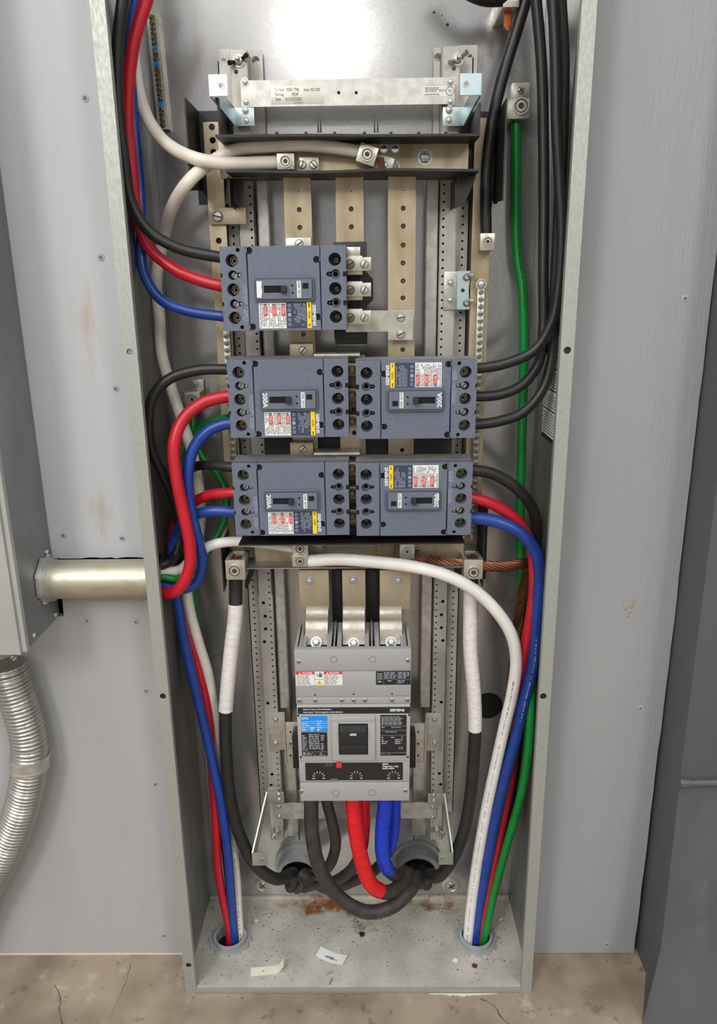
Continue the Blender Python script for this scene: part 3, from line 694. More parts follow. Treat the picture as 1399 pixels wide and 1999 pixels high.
for px in (540, 597, 653, 711, 763, 817, 870):
    p = at(px, 259, yfr+.004); q = B(); q.box(p.x-.002, p.x+.002, p.y, p.y+.004, p.z-.003, p.z+.0012); obj('barrier_nub', q, BLK, t)
for px in (621, 626, 731, 737):
    p = at(px, 258, .07); q = B(); q.prism([p+Vector((-.0013, 0, 0)), p+Vector((.0013, 0, 0)), p+Vector((0.0004, 0, .016)), p+Vector((-.0004, 0, .016))], (0, .003, 0)); obj('barrier_prong', q, BLK, t)
# side barriers
def sbar(name, label, pts, y0, y1, th):
    """vertical barrier sheet: outline in (depth, height) at a fixed x"""
def vsheet(parent, name, px, pyt, pyb, y0, y1, matr=BLK, th=.0022, cut=0, jagged=False):
    x = at(px, (pyt+pyb)/2, y0).x; zt, zb = at(px, pyt, y0).z, at(px, pyb, y0).z
    P = [(y0, zt), (y1, zt), (y1, zb+cut), (y0+.02, zb+cut*.2), (y0, zb)] if not jagged else [(y0, zt), (y1, zt-.005), (y1, zb+.012)]+[(y0+(y1-y0)*(1-i/6)+random.uniform(-.003, .003), zb+random.uniform(0, .008)) for i in range(1, 6)]+[(y0, zb+.004)]
    b = B(); b.plate(P, [], x-th/2, x+th/2, plane='YZ'); return obj(name, b, matr, parent)
t = thing('side_barrier', 'black insulating barrier wrapped around the top of the left neutral strap', 'insulator', at(395, 380, .15))
vsheet(t, 'outer_wall', 366, 190, 372, .085, .170, cut=.01)
x0, x1, z0, z1 = rect(388, 217, 432, 400, .170); b = B(); b.box(x0-.004, x1+.02, .168, .170, z0, z1); obj('back_sheet', b, BLK, t)
vsheet(t, 'inner_wall', 426, 190, 262, .09, .168)
vsheet(t, 'lower_wall', 447, 345, 402, .10, .168)
b = B(); P = [at(*p, .128) for p in ((440, 338), (474, 350), (474, 396), (468, 404), (452, 392), (440, 400))]; b.prism(P, (0, .003, 0)); obj('lower_flap', b, BLK, t)
t = thing('side_barrier', 'black insulating barrier wrapped around the top of the right neutral strap', 'insulator', at(960, 400, .15))
vsheet(t, 'outer_wall', 985, 192, 398, .085, .168, jagged=True)
x0, x1, z0, z1 = rect(926, 218, 976, 392, .170); b = B(); b.box(x0-.02, x1+.004, .168, .170, z0, z1); obj('back_sheet', b, BLK, t)
vsheet(t, 'inner_wall', 936, 200, 262, .06, .168)
b = B(); P = [at(*p, yfr+.002) for p in ((935, 334), (935, 342), (912, 392), (893, 402), (893, 350))]; P2 = [Vector((p.x, .12, p.z)) for p in P]; b.prism([(p.x, .085, p.z) for p in P], (0, .012, 0)); obj('corner_flap', b, BLK, t)
vsheet(t, 'inner_lower_wall', 890, 345, 402, .10, .165)

# lower neutral bus
t = thing('neutral_bus', 'lower tan neutral bus bar on a grey shelf under the third row of breakers', 'neutral bus', at(690, 1110, YN))
x0, x1, z0, z1 = rect(497, 1058, 905, 1099, YN)
b = B(); b.box(x0, x1, YN, YN+.006, z0, z1+.008, .0008); b.box(x0, x0+.006, YN+.006, .150, z0+.003, z1-.003); b.box(x1-.006, x1, YN+.006, .150, z0+.003, z1-.003); obj('bar', b, TIN, t)
zs_ = at(690, 1108, .075).z; b = B(); b.box(x0-.012, x1+.012, .075, YN+.02, zs_-.0015, zs_, .0005); obj('shelf', b, GALVD, t)
zs2 = at(690, 1052, .07).z; xa, xb = at(468, 1050, .06).x, at(905, 1050, .06).x
b = B(); b.box(xa, xb, .045, .150, zs2-.0012, zs2+.0012); b.box(xa, xb, .088, .0915, zs2, zs2+.012); obj('barrier', b, BLK, t)
for a, c in (((609, 1063), (635, 1080)), ((735, 1062), (770, 1088))):
    X0, X1, Z0, Z1 = rect(*a, *c, YN-.003); q = B(); q.box(X0, X1, YN-.003, YN, Z0, Z1, .0006); obj('terminal_tab', q, TIN, t)
for px, py in ((613, 1065), (632, 1065), (562, 1075), (744, 1064), (766, 1064)): screw(t, at(px, py, YN-.003), .0036, 'slot', 'terminal_screw', random.random()*3)
screw(t, at(814, 1073, YN), .0048, 'cross', 'bolt')
# black end barriers of the lower neutral bus
for s, lbl in ((-1, 'left'), (1, 'right')):
    t = thing('side_barrier', 'black insulating barrier around the big lug at the %s end of the lower neutral bus' % lbl, 'insulator', at(460 if s < 0 else 925, 1150, .15))
    if s < 0:
        vsheet(t, 'outer_wall', 434, 1060, 1155, .085, .165, cut=.03)
        b = B(); P = [at(*p, .118) for p in ((478, 1112), (498, 1112), (496, 1118), (482, 1150), (478, 1148))]; b.prism(P, (0, .004, 0)); obj('flap', b, BLK, t)
        x0, x1, z0, z1 = rect(432, 1050, 486, 1130, .168)
    else:
        vsheet(t, 'outer_wall', 944, 985, 1145, .085, .165, cut=.012)
        b = B(); P = [at(*p, .118) for p in ((886, 1112), (900, 1112), (900, 1150), (890, 1130))]; b.prism(P, (0, .004, 0)); obj('flap', b, BLK, t)
        x0, x1, z0, z1 = rect(905, 985, 950, 1130, .168)
    b = B(); b.box(x0, x1, .167, .169, z0, z1); obj('back_sheet', b, BLK, t)

# lower bus tabs into the main breaker
def stab(a, c, sx, bolt, b2, label):
    Y = .100; x0, x1, z0, z1 = rect(a[0], 1113, c[0], 1190, Y); bp = at(*bolt, Y)
    t = thing('line_strap', label, 'bus strap', (bp.x, Y, z0), 'line straps of the main breaker')
    b = B(); b.box(x0, x1, Y, Y+.005, z0, z1, .0006); obj('tab', b, TIN, t)
    screw(t, at(*bolt, Y), .0062, 'hex', 'bolt', mats=[BOLT])
    s0, s1 = at(sx[0], 1225, .085).x, at(sx[1], 1225, .085).x
    zb = at(690, 1256, .07).z
    b = B(); b.strip([(Y+.002, z0+.006), (Y+.001, z0-.002), (Y-.003, z0-.008), (Y-.012, z0-.013), (Y-.020, z0-.018), (Y-.0235, z0-.026), (Y-.026, z0-.04), (Y-.030, zb-.002)], s0, s1, .004); obj('bent_strap', b, TINB, t, smooth_angle=50)
    p = at(*b2, .066); M = Matrix.Rotation(-.6, 3, 'X') @ AX['Y'].to_3x3(); b = B(); hexbolt(b, p, .0068, .009, True, 6, M); obj('terminal_bolt', b, BOLT, t)
stab((584, 0), (642, 0), (597, 640), (604, 1134), (617, 1254), 'left tan and bright strap bolted into the top of the main breaker')
stab((668, 0), (713, 0), (669, 712), (689, 1132), (690, 1256), 'middle tan and bright strap bolted into the top of the main breaker')
stab((741, 0), (801, 0), (741, 784), (777, 1133), (763, 1254), 'right tan and bright strap bolted into the top of the main breaker')
slab('insulating_sheet', (648, 1113, 668, 1215), .125, .004, BLK, 'dark upright insulator between the left and middle straps of the main breaker', 'insulator')
slab('insulating_sheet', (714, 1113, 740, 1215), .125, .004, BLK, 'dark upright insulator between the middle and right straps of the main breaker', 'insulator')
# ================================================================== MOULDED CASE BREAKERS
BW, BH, BY = .1695, .1105, .030
def U(u): return (u-.5)*BW
def V(v): return (.5-v)*BH
def rrect(x0, x1, z0, z1, r, n=4):
    P = []
    for cx, cz, a in ((x1-r, z1-r, 0), (x0+r, z1-r, PI/2), (x0+r, z0+r, PI), (x1-r, z0+r, 1.5*PI)):
        P += [(cx+r*math.cos(a+PI/2*i/n), cz+r*math.sin(a+PI/2*i/n)) for i in range(n+1)]
    return P
def keyhole(cu, cv, du):
    """outline of a round hole with a narrower slot running du sideways"""
    R, r = .0062, .0034; cx, cz, ex = U(cu), V(cv), U(cu+du); s = 1 if du > 0 else -1; P = []
    a0 = math.asin(r*.9/R)
    for i in range(19): a = a0+(2*PI-2*a0)*i/18; P.append((cx+s*R*math.cos(a), cz+R*math.sin(a)))
    for i in range(9): a = -PI/2+PI*i/8; P.append((ex+s*r*math.cos(a), cz+r*math.sin(a)*.9))
    return P
def breaker(label, x0, z, flip, amp, dots=0):
    t = thing('circuit_breaker', label, 'circuit breaker', (x0+BW/2, BY, z), 'grey-blue circuit breakers', (0, PI if flip else 0, 0))
    L = lambda name, b, m, par=t, **k: obj(name, b, m, par, local=True, **k)
    RH = .0084
    lh = [(U(.093), V(v), RH) for v in (.163, .506, .843)]; rh = [(U(.912), V(v), RH) for v in (.163, .506, .843)]
    lk = [keyhole(.095, v, .055) for v in (.334, .674)]; rk = [keyhole(.915, v, -.052) for v in (.334, .674)]
    sm = [(U(.145), V(.042), .0027), (U(.148), V(.955), .0027)]
    e = .0006
    b = B(); b.plate([(U(0), V(1)), (U(.213)-e, V(1)), (U(.213)-e, V(0)), (U(0), V(0))], lh+lk+sm, 0, .016, .0005); L('terminal_cover', b, BRK)
    b = B(); b.plate([(U(.795)+e, V(1)), (U(1), V(1)), (U(1), V(0)), (U(.795)+e, V(0))], rh+rk, 0, .016, .0005); L('terminal_cover', b, BRK)
    cs = [(U(.237), V(.05)), (U(.237), V(.95)), (U(.768), V(.163)), (U(.768), V(.837))]
    b = B(); b.plate([(U(.215), V(1)), (U(.793), V(1)), (U(.793), V(0)), (U(.215), V(0))], [(x, zz, .0050) for x, zz in cs], -.0012, .016, .0006); L('cover', b, BRK)
    for x, zz in cs:
        q = B(); q.mi = 1; q.cyl((x, .006, zz), .0050, .001); q.mi = 0; q.lathe([(.0042, 0), (.0042, .002), (.0034, .003)], (x, .005, zz), 'Y', 16)
        q.mi = 1; mt = Matrix.Translation((x, .002, zz)) @ AX['Y'] @ Matrix.Rotation(.5, 4, 'Z'); q.box(-.003, .003, -.0006, .0006, -.0004, .0004, M=mt); q.box(-.0006, .0006, -.003, .003, -.0004, .0004, M=mt)
        L('cover_screw', q, [DARKST, HOLE])
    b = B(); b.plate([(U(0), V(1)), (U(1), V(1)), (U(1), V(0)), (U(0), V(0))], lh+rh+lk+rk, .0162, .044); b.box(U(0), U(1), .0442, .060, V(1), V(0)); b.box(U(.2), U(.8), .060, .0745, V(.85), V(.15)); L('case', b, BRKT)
    for x, zz, r in lh:
        q = B(); o = Vector((x+.0016, .022, zz-.0002)); q.lathe([(.0078, -.012), (.0078, 0)], o, 'Y', 24); socket(q, o-Vector((0, 0, 0)), .0060, .009); L('lug_screw', q, [BRASS, SLOT])
        q = B(); q.box(x-.0078, x-.0048, .024, .030, zz-.005, zz+.005, .001); L('conductor_end', q, COPPER)
    for x, zz, r in rh:
        q = B(); q.mi = 2; q.cyl((x, .027, zz), .0083, .001); q.mi = 0; panhead(q, (x+.0012, .025, zz-.0005), .0052, .004, True, random.random()*3); L('line_screw', q, [BRASS, SLOT, DARKST])
    for cu, du in ((.095, .055), (.915, -.052)):
        for v in (.334, .674):
            q = B(); bright = cu < .5
            if bright: panhead(q, (U(cu)+.0008, .012, V(v)), .0052, .003, True, 1.0)
            else: q.mi = 2; q.cyl((U(cu), .013, V(v)), .0058, .0005); q.mi = 1; q.ring((U(cu), .012, V(v)), .0034, .0056, .006)
            q.mi = 0; panhead(q, (U(cu+du), .006, V(v)), .0025, .0015, True, .2); L('mounting_screw', q, [BOLT if bright else DARKST, SLOT if bright else BRKD, HOLE])
    for v in (.334, .674):
        q = B(); q.box(U(.975), U(1)+.0003, -.0003, .010, V(v)-.0032, V(v)+.0032); L('side_notch', q, HOLE)
        q = B(); q.box(U(0)-.0003, U(.012), -.0003, .010, V(v)-.0026, V(v)+.0026); L('side_notch', q, HOLE)
    # toggle unit
    b = B(); b.plate(rrect(U(.268), U(.748), V(.655), V(.352), .005), [], -.0050, -.0010, .0012)
    L('toggle_bezel', b, BRKD)
    sx0, sx1, sz0, sz1 = U(.345), U(.525), V(.545), V(.462)
    b = B(); b.plate(rrect(U(.285), U(.728), V(.620), V(.388), .002), [[(sx0, sz0), (sx1, sz0), (sx1, sz1), (sx0, sz1)]], -.0072, -.0050, .0004); L('toggle_plate', b, BRK)
    b = B(); b.plate(rrect(U(.280), U(.733), V(.626), V(.382), .003), [], -.0056, -.0049); L('toggle_groove', b, TOGG)
    b = B(); b.box(sx0, sx1, -.0059, -.0055, sz0, sz1); L('toggle_slot', b, HOLE)
    b = B(); hx = U(.503); b.rings([[(hx-.0045, -.005, V(.545)), (hx+.0045, -.005, V(.545)), (hx+.0045, -.005, V(.462)), (hx-.0045, -.005, V(.462))], [(hx-.0028, -.0165, V(.535)), (hx+.0034, -.0165, V(.535)), (hx+.0034, -.0165, V(.472)), (hx-.0028, -.0165, V(.472))]]); L('toggle', b, TOGG)
    for v in (.46, .548): q = B(); q.cyl((U(.572), -.0070, V(v)), .0015, .0004); L('indicator_hole', q, HOLE)
    b = B(); b.box(U(.653), U(.70), -.0076, -.0070, V(.50), V(.435)); L('test_window', b, HOLE)
    b = B(); b.box(U(.608), U(.640), -.0076, -.0072, V(.605), V(.408)); b.mi = 1; b.text('DEK 2019', .0040, (U(.624), -.0078, V(.5065)), -PI/2, 'CENTER', BH*.175); L('date_sticker', b, [WHITE, INK])
    # amperage marking
    yy = -.0074
    if amp == 'torn':
        b = B(); b.plate([(U(.287), V(.60)), (U(.322), V(.604)), (U(.330), V(.53)), (U(.326), V(.47)), (U(.331), V(.41)), (U(.287), V(.405))], [], -.0078, -.0072); L('amp_sticker', b, WHITE)
    else:
        b = B(); b.text('200A', .0092, (U(.308), yy, V(.505)), -PI/2, 'CENTER', BH*.19, bold=.00025); L('amp_marking', b, INKW)
        if amp == 'half':
            b = B(); b.plate([(U(.287), V(.60)), (U(.318), V(.602)), (U(.312), V(.55)), (U(.327), V(.53)), (U(.322), V(.505)), (U(.287), V(.50))], [], -.0078, -.0075); L('amp_sticker', b, SILV)
        if amp == 'chipped':
            b = B(); b.plate([(U(.295), V(.56)), (U(.303), V(.565)), (U(.318), V(.50)), (U(.312), V(.495))], [], -.0078, -.0075); L('amp_sticker', b, SILV)
    # print on the terminal cover
    b = B(); b.micro(U(.168), U(.178), V(.66), V(.45), -.0003, 2, True, .9, .1); b.micro(U(.182), U(.205), V(.74), V(.45), -.0003, 3, True, .9, .3); b.micro(U(.165), U(.205), V(.90), V(.745), -.0003, 5, True, .9, .3); L('terminal_print', b, INKP)
    # front labels
    zt, zb = V(.665), V(.972)
    b = B(); b.box(U(.293), U(.512), -.0016, -.0011, zb, zt); b.mi = 1; b.micro(U(.298), U(.510), zb+.001, zt-.001, -.0018, 15, True, .9, .08, .42)
    for k in range(3):
        u0 = .329+k*.0715; b.mi = 2; b.box(U(u0), U(u0+.034), -.0021, -.0016, V(.820), V(.706)); b.mi = 1; b.cyl((U(u0+.017), -.0017, V(.688)), .0016, .0003)
        b.mi = 3; b.text('DANGER', .0030, (U(u0+.011), -.0023, V(.763)), -PI/2, 'CENTER', BH*.09); b.micro(U(u0+.018), U(u0+.030), V(.812), V(.714), -.0023, 2, True)
    L('warning_label', b, [WHITE, INKG, RED, WHITE])
    b = B(); b.box(U(.514), U(.678), -.0016, -.0011, zb, zt); b.mi = 1; b.micro(U(.575), U(.672), zb+.002, zt-.001, -.0018, 8, True, .85, .35, .4)
    for i, v in enumerate((.70, .755, .81, .87, .925)):
        if i == 2: b.box(U(.527), U(.551), -.0018, -.0016, V(v+.02), V(v-.02))
        else: b.ring((U(.539), -.0016, V(v)), .0013, .0021, .0003)
    L('rating_label', b, [LBLUE, INKP])
    b = B(); b.box(U(.680), U(.716), -.0017, -.0011, zb, V(.66)); b.mi = 1; b.text('HQR2', .0040, (U(.698), -.0019, V(.815)), -PI/2, 'CENTER', BH*.085); b.micro(U(.69), U(.706), V(.73), V(.675), -.0019, 1, True); b.micro(U(.69), U(.706), V(.965), V(.92), -.0019, 1, True); L('type_strip', b, [YEL, INK])
    b = B(); b.text('SIEMENS', .0064, (U(.737), -.0014, V(.82)), -PI/2, 'CENTER', BH*.255, bold=.00022); L('maker_lettering', b, INKW)
    return t
breaker('grey-blue three-pole breaker alone in the top row, torn white sticker by its toggle', -.1716, 1.1935, 0, 'torn')
breaker('left grey-blue breaker of the second row, fed by black, red and blue loops', -.1710, 1.0440, 0, 'ok')
breaker('right grey-blue breaker of the second row, three black cables at its right side', .0094, 1.0405, 1, 'ok')
breaker('left grey-blue breaker of the third row, above the lower neutral bus', -.1725, .8960, 0, 'chipped')
breaker('right grey-blue breaker of the third row, black, red and blue cables at its right side', .0075, .8942, 1, 'half')

# ================================================================== MAIN BREAKER
MY = .020
mx0, mx1 = at(579.5, 1415, MY).x, at(801, 1415, MY).x
mz0, mz1 = at(690, 1562, MY).z, at(690, 1268, MY).z
t = thing('main_circuit_breaker', 'large light grey main breaker with black 600 handle and blue label', 'main breaker', ((mx0+mx1)/2, MY, mz0))
def zz(py): return at(690, py, MY).z
def xx(px, py=1415): return at(px, py, MY).x
pk = .034                                                # pocket depth below the top edge
b = B(); b.box(mx0, mx1, MY+.012, .120, mz0, mz1-pk); obj('base', b, MBRKD, t)
ps = [(xx(600), xx(641)), (xx(668), xx(713)), (xx(741), xx(783))]
walls = [mx0, ps[0][0], ps[0][1], ps[1][0], ps[1][1], ps[2][0], ps[2][1], mx1]
for i in range(4):
    a, c = walls[2*i], walls[2*i+1]; b = B()
    if i in (1, 2):
        mm = (a+c)/2; b.box(a, mm-.0045, MY+.012, .120, mz1-pk, mz1); b.box(mm+.0045, c, MY+.012, .120, mz1-pk, mz1); b.box(mm-.001, mm+.001, MY+.012, .128, mz1-pk, mz1+.002)
    elif i == 0: b.box(a, a+.004, MY+.012, .120, mz1-pk, mz1); b.box(a+.006, c, MY+.012, .118, mz1-pk, mz1-.002); b.box(a+.009, a+.0105, MY+.012, .12, mz1-.01, mz1)
    else: b.box(c-.004, c, MY+.012, .120, mz1-pk, mz1); b.box(a, c-.006, MY+.012, .118, mz1-pk, mz1-.002); b.box(c-.0105, c-.009, MY+.012, .12, mz1-.01, mz1)
    obj('pocket_wall', b, MBRK, t)
zA, zB_, zC, zD, zE = mz1, zz(1310), zz(1360), zz(1374), zz(1526)
circ = lambda px, py: (xx(px), zz(py), rad(14, at(px, py, MY)))
b = B(); b.box(mx0, mx1, MY, MY+.012, zB_+.0004, zA, .0008); obj('upper_terminal_cover', b, MBRK, t)
b = B(); b.box(mx0, mx1, MY, MY+.012, zC+.0004, zB_-.0004, .0006); obj('label_cover', b, MBRK, t)
b = B(); b.box(mx0, mx1, MY+.0008, MY+.012, zD, zC-.0004, .0006); obj('screw_strip', b, MBRK, t)
b = B(); b.box(mx0+.0008, mx1-.0008, MY-.003, MY+.012, zz(1484), zD-.0008, .0012); obj('front_cover', b, MBRK2, t)
b = B(); b.box(mx0+.0008, mx1-.0008, MY-.001, MY+.012, zE+.0006, zz(1484)-.0006, .001); obj('trip_cover', b, MBRK, t)
b = B(); b.box(mx0+.0012, mx1-.0012, MY-.002, MY+.012, mz0, zE-.0006, .0008); obj('lower_terminal_cover', b, MBRK, t)
for px, py, yy in ((651, 1287, MY), (727, 1287, MY), (655, 1546, MY-.002), (727, 1546, MY-.002)):
    p = Vector((xx(px, py), yy, zz(py))); q = B(); r = rad(14, p); q.ring(p, r-.0005, r, .0004); obj('knockout', q, INKG, t)
for px, py in ((584, 1367), (615, 1367), (667, 1367), (690, 1367), (712, 1367), (765, 1367), (795, 1367), (583, 1291), (796, 1290), (588, 1543), (791, 1542)):
    screw(t, Vector((xx(px, py), MY-(.002 if py > 1500 else 0), zz(py))), .0036, 'cross', 'cover_screw', random.random(), h=.0016)
for px, py in ((615, 1356), (690, 1355), (765, 1355)): screw(t, Vector((xx(px, py), MY-.0001, zz(py))), .0013, 'hole', 'pin_hole', mats=[HOLE])
for px, py in ((583, 1394), (798, 1394), (585, 1475), (796, 1476)): screw(t, Vector((xx(px), MY-.0032, zz(py))), .0016, 'hole', 'pin_hole', mats=[HOLE])
def mrect(x0, y0, x1, y1): return xx(x0, (y0+y1)/2), xx(x1, (y0+y1)/2), zz(y1), zz(y0)
# danger label
a, c, z0, z1 = mrect(577.5, 1310.5, 668, 1337); W, H, y = c-a, z1-z0, MY-.0003
b = B(); b.box(a, c, y, MY, z0, z1); b.mi = 1; b.micro(a+W*.02, a+W*.38, z0+H*.04, z0+H*.76, y-.0001, 6, False, 1, .3, .4); b.micro(a+W*.62, a+W*.96, z0+H*.04, z0+H*.76, y-.0001, 6, False, 1, .3, .4)
b.mi = 2; b.box(a, a+W*.40, y-.0002, y, z0+H*.80, z1); b.box(a+W*.605, c, y-.0002, y, z0+H*.80, z1)
b.mi = 0; b.text('DANGER', .0034, (a+W*.25, y-.0003, z0+H*.9), 0, 'CENTER', W*.22, bold=.0001); b.text('PELIGRO', .0034, (a+W*.83, y-.0003, z0+H*.9), 0, 'CENTER', W*.22, bold=.0001)
for u in (.09, .68): b.poly([(a+W*u-.0016, y-.0003, z0+H*.83), (a+W*u+.0016, y-.0003, z0+H*.83), (a+W*u, y-.0003, z0+H*.98)])
b.mi = 3; b.poly([(a+W*.425, y-.0002, z0+H*.05), (a+W*.575, y-.0002, z0+H*.05), (a+W*.5, y-.0002, z0+H*.40)])
b.mi = 1; b.poly([(a+W*.50, y-.0004, z0+H*.30), (a+W*.485, y-.0004, z0+H*.18), (a+W*.5, y-.0004, z0+H*.18), (a+W*.498, y-.0004, z0+H*.08), (a+W*.515, y-.0004, z0+H*.21), (a+W*.502, y-.0004, z0+H*.21)])
b.box(a+W*.40, a+W*.404, y-.0003, y, z0, z1); b.box(a+W*.603, a+W*.607, y-.0003, y, z0, z1); b.box(a+W*.404, a+W*.604, y-.0003, y, z0+H*.42, z0+H*.435)
b.lathe([(.0028, 0), (.0025, .0003)], (a+W*.53, y, z0+H*.68), 'Y', 10)                       # hand struck by a bolt
for i in range(4): b.box(a+W*.53-.0024+i*.0013, a+W*.53-.0015+i*.0013, y-.0003, y, z0+H*.72, z0+H*(.90+.03*(i in (1, 2))))
b.poly([(a+W*.43, y-.0003, z0+H*.85), (a+W*.47, y-.0003, z0+H*.70), (a+W*.455, y-.0003, z0+H*.72), (a+W*.485, y-.0003, z0+H*.58), (a+W*.468, y-.0003, z0+H*.80)])
obj('danger_label', b, [WHITE, INKG, RED, YEL], t)['label'] = 'white danger label with red headings'
# dark notice label
a, c, z0, z1 = mrect(733.5, 1310.5, 801, 1337); W, H = c-a, z1-z0
b = B(); b.box(a, c, y, MY, z0, z1); b.mi = 1
for i in range(3):
    for j in range(3): b.ring((a+W*(.06+.05*i), y, z0+H*(.45+.17*j)), .0009, .0014, .0002)
b.micro(a+W*.24, a+W*.60, z0+H*.45, z0+H*.95, y-.0001, 4, False, 1, .3); b.micro(a+W*.64, a+W*.98, z0+H*.45, z0+H*.95, y-.0001, 4, False, 1, .3); b.micro(a+W*.24, a+W*.55, z0+H*.22, z0+H*.36, y-.0001, 1); b.micro(a+W*.64, a+W*.85, z0+H*.1, z0+H*.36, y-.0001, 2); b.micro(a+W*.05, a+W*.17, z0+H*.15, z0+H*.32, y-.0001, 1)
b.box(a+W*.22, a+W*.224, y-.0001, y, z0, z1); b.box(a+W*.615, a+W*.619, y-.0001, y, z0, z1); b.box(a+W*.22, c, y-.0001, y, z0+H*.39, z0+H*.40)
obj('notice_label', b, [LBLK, INKP], t)
y = MY-.0032
a, c, z0, z1 = mrect(581, 1378.5, 800, 1391); b = B(); b.box(a, c, y-.0002, MY, z0, z1); b.mi = 1; W, H = c-a, z1-z0
b.text('Sentron Series Circuit Breaker', .0034, (a+W*.05, y-.0004, z0+H*.72), 0, 'LEFT', W*.25, bold=.00006); b.text('Interruptor Termomagnetico Serie Sentron', .0034, (a+W*.05, y-.0004, z0+H*.28), 0, 'LEFT', W*.35, bold=.00006); b.text('SIEMENS', .0062, (a+W*.885, y-.0004, z0+H*.5), 0, 'CENTER', W*.13, bold=.0002)
obj('header_strip', b, [LBLK, INKW], t)
a, c, z0, z1 = mrect(588, 1395, 639, 1426); W, H = c-a, z1-z0; b = B(); b.box(a, c, y-.0002, y+.0005, z0, z1); b.mi = 1
for k in (.27, .37, .52, .64): b.box(a, c, y-.0003, y, z0+H*k, z0+H*k+.0004)
b.micro(a+W*.03, a+W*.35, z0+H*.78, z0+H*.94, y-.0003, 2); b.micro(a+W*.03, a+W*.30, z0+H*.06, z0+H*.60, y-.0003, 4); b.micro(a+W*.6, a+W*.8, z0+H*.06, z0+H*.74, y-.0003, 5); b.micro(a+W*.34, a+W*.5, z0+H*.06, z0+H*.3, y-.0003, 2)
obj('rating_label', b, [BLUEL, INKW], t)['label'] = 'bright blue rating label'
a, c, z0, z1 = mrect(589, 1427, 639, 1473); W, H = c-a, z1-z0; b = B(); b.box(a, c, y-.0002, y+.0005, z0, z1); b.mi = 1
b.micro(a+W*.28, a+W*.72, z0+H*.28, z0+H*.95, y-.0003, 9, False, .95, .1); b.micro(a+W*.03, a+W*.24, z0+H*.22, z0+H*.9, y-.0003, 8); b.micro(a+W*.75, a+W*.88, z0+H*.22, z0+H*.9, y-.0003, 8); b.micro(a+W*.03, a+W*.95, z0+H*.02, z0+H*.06, y-.0003, 1); b.box(a+W*.03, a+W*.97, y-.0003, y, z0+H*.17, z0+H*.18)
b.ring((a+W*.74, y-.0001, z0+H*.10), .0010, .0017, .0002); b.box(a+W*.04, a+W*.13, y-.0003, y, z0+H*.07, z0+H*.14); b.micro(a+W*.18, a+W*.5, z0+H*.07, z0+H*.14, y-.0003, 1)
obj('catalog_label', b, [LBLK, INKP], t)
a, c, z0, z1 = mrect(742, 1394, 793, 1473); W, H = c-a, z1-z0; b = B(); b.box(a, c, y-.0002, y+.0005, z0, z1); b.mi = 1
b.micro(a+W*.04, a+W*.88, z0+H*.76, z0+H*.97, y-.0003, 6, False, 1, .15); b.micro(a+W*.04, a+W*.8, z0+H*.68, z0+H*.715, y-.0003, 1); b.micro(a+W*.04, a+W*.8, z0+H*.57, z0+H*.605, y-.0003, 1); b.micro(a+W*.04, a+W*.95, z0+H*.43, z0+H*.48, y-.0003, 1); b.micro(a+W*.55, a+W*.85, z0+H*.28, z0+H*.42, y-.0003, 3); b.micro(a+W*.04, a+W*.28, z0+H*.28, z0+H*.42, y-.0003, 3); b.micro(a+W*.04, a+W*.4, z0+H*.03, z0+H*.05, y-.0003, 1)
for k in (.735, .62, .50, .07): b.box(a, c, y-.0003, y, z0+H*k, z0+H*k+.0004)
b.text('CE', .0058, (a+W*.78, y-.0004, z0+H*.19), 0, 'CENTER', W*.16)
obj('settings_label', b, [LBLK, INKP], t)
# handle
a, c, z0, z1 = mrect(648, 1394, 732, 1480); b = B(); b.box(a, c, y-.005, y+.001, z0, z1, .0016); fr = obj('handle_frame', b, MBRK2, t)
a, c, z0, z1 = mrect(649, 1395, 731, 1403); b = B(); b.box(a, c, y-.0056, y-.0045, z0, z1, .0004); obj('frame_ridge', b, MBRK2, t)
a, c, z0, z1 = mrect(661, 1407, 718, 1467); b = B(); b.box(a, c, y-.0056, y-.0048, z0, z1, .0003); obj('handle_opening', b, HOLE, t)
W, H = c-a, z1-z0; b = B(); hy = y-.006
b.box(a+.0015, c-.0015, hy-.003, hy, z0+H*.36, z0+H*.64, .0008); b.box(a+.0015, c-.0015, hy-.002, hy, z0+H*.05, z0+H*.34, .0008)
b.rings([[(a+.002, hy, z0+H*.66), (c-.002, hy, z0+H*.66), (c-.002, hy, z0+H*.95), (a+.002, hy, z0+H*.95)], [(a+.003, hy-.010, z0+H*.68), (c-.003, hy-.010, z0+H*.68), (c-.003, hy-.010, z0+H*.86), (a+.003, hy-.010, z0+H*.86)]])
hd = obj('handle', b, TOGG, t); b = B(); b.text('600', .0058, ((a+c)/2, hy-.0103, z0+H*.77), 0, 'CENTER', W*.22, bold=.0002); obj('amp_marking', b, INKW, hd)
# trip unit band
y = MY-.0012; a, c, z0, z1 = mrect(596, 1488, 786, 1522); W, H = c-a, z1-z0; b = B(); b.box(a, c, y-.0003, y+.0003, z0, z1); bd = obj('trip_band', b, LBLK, t)
b = B(); q0, q1, r0, r1 = mrect(656, 1486, 667, 1497); b.box(q0, q1, y-.0022, y, r0, r1, .0004); obj('trip_button', b, RED, t)
b = B(); yy = y-.0005; b.text('600A', .0040, (a+W*.79, yy, z0+H*.92), 0, 'LEFT', W*.065, bold=.0001); b.text('Magnetic Adj.', .0040, (a+W*.79, yy, z0+H*.79), 0, 'LEFT', W*.165, bold=.00008); b.text('3000-6000', .0038, (a+W*.79, yy, z0+H*.665), 0, 'LEFT', W*.12, bold=.00008); b.micro(a+W*.26, a+W*.34, z0+H*.05, z0+H*.09, yy, 1); obj('trip_lettering', b, INKW, bd)
b = B(); b.micro(a+W*.205, a+W*.285, z0+H*.80, z0+H*.98, yy, 3, False, 1, .1); obj('trip_print', b, INKG, bd)
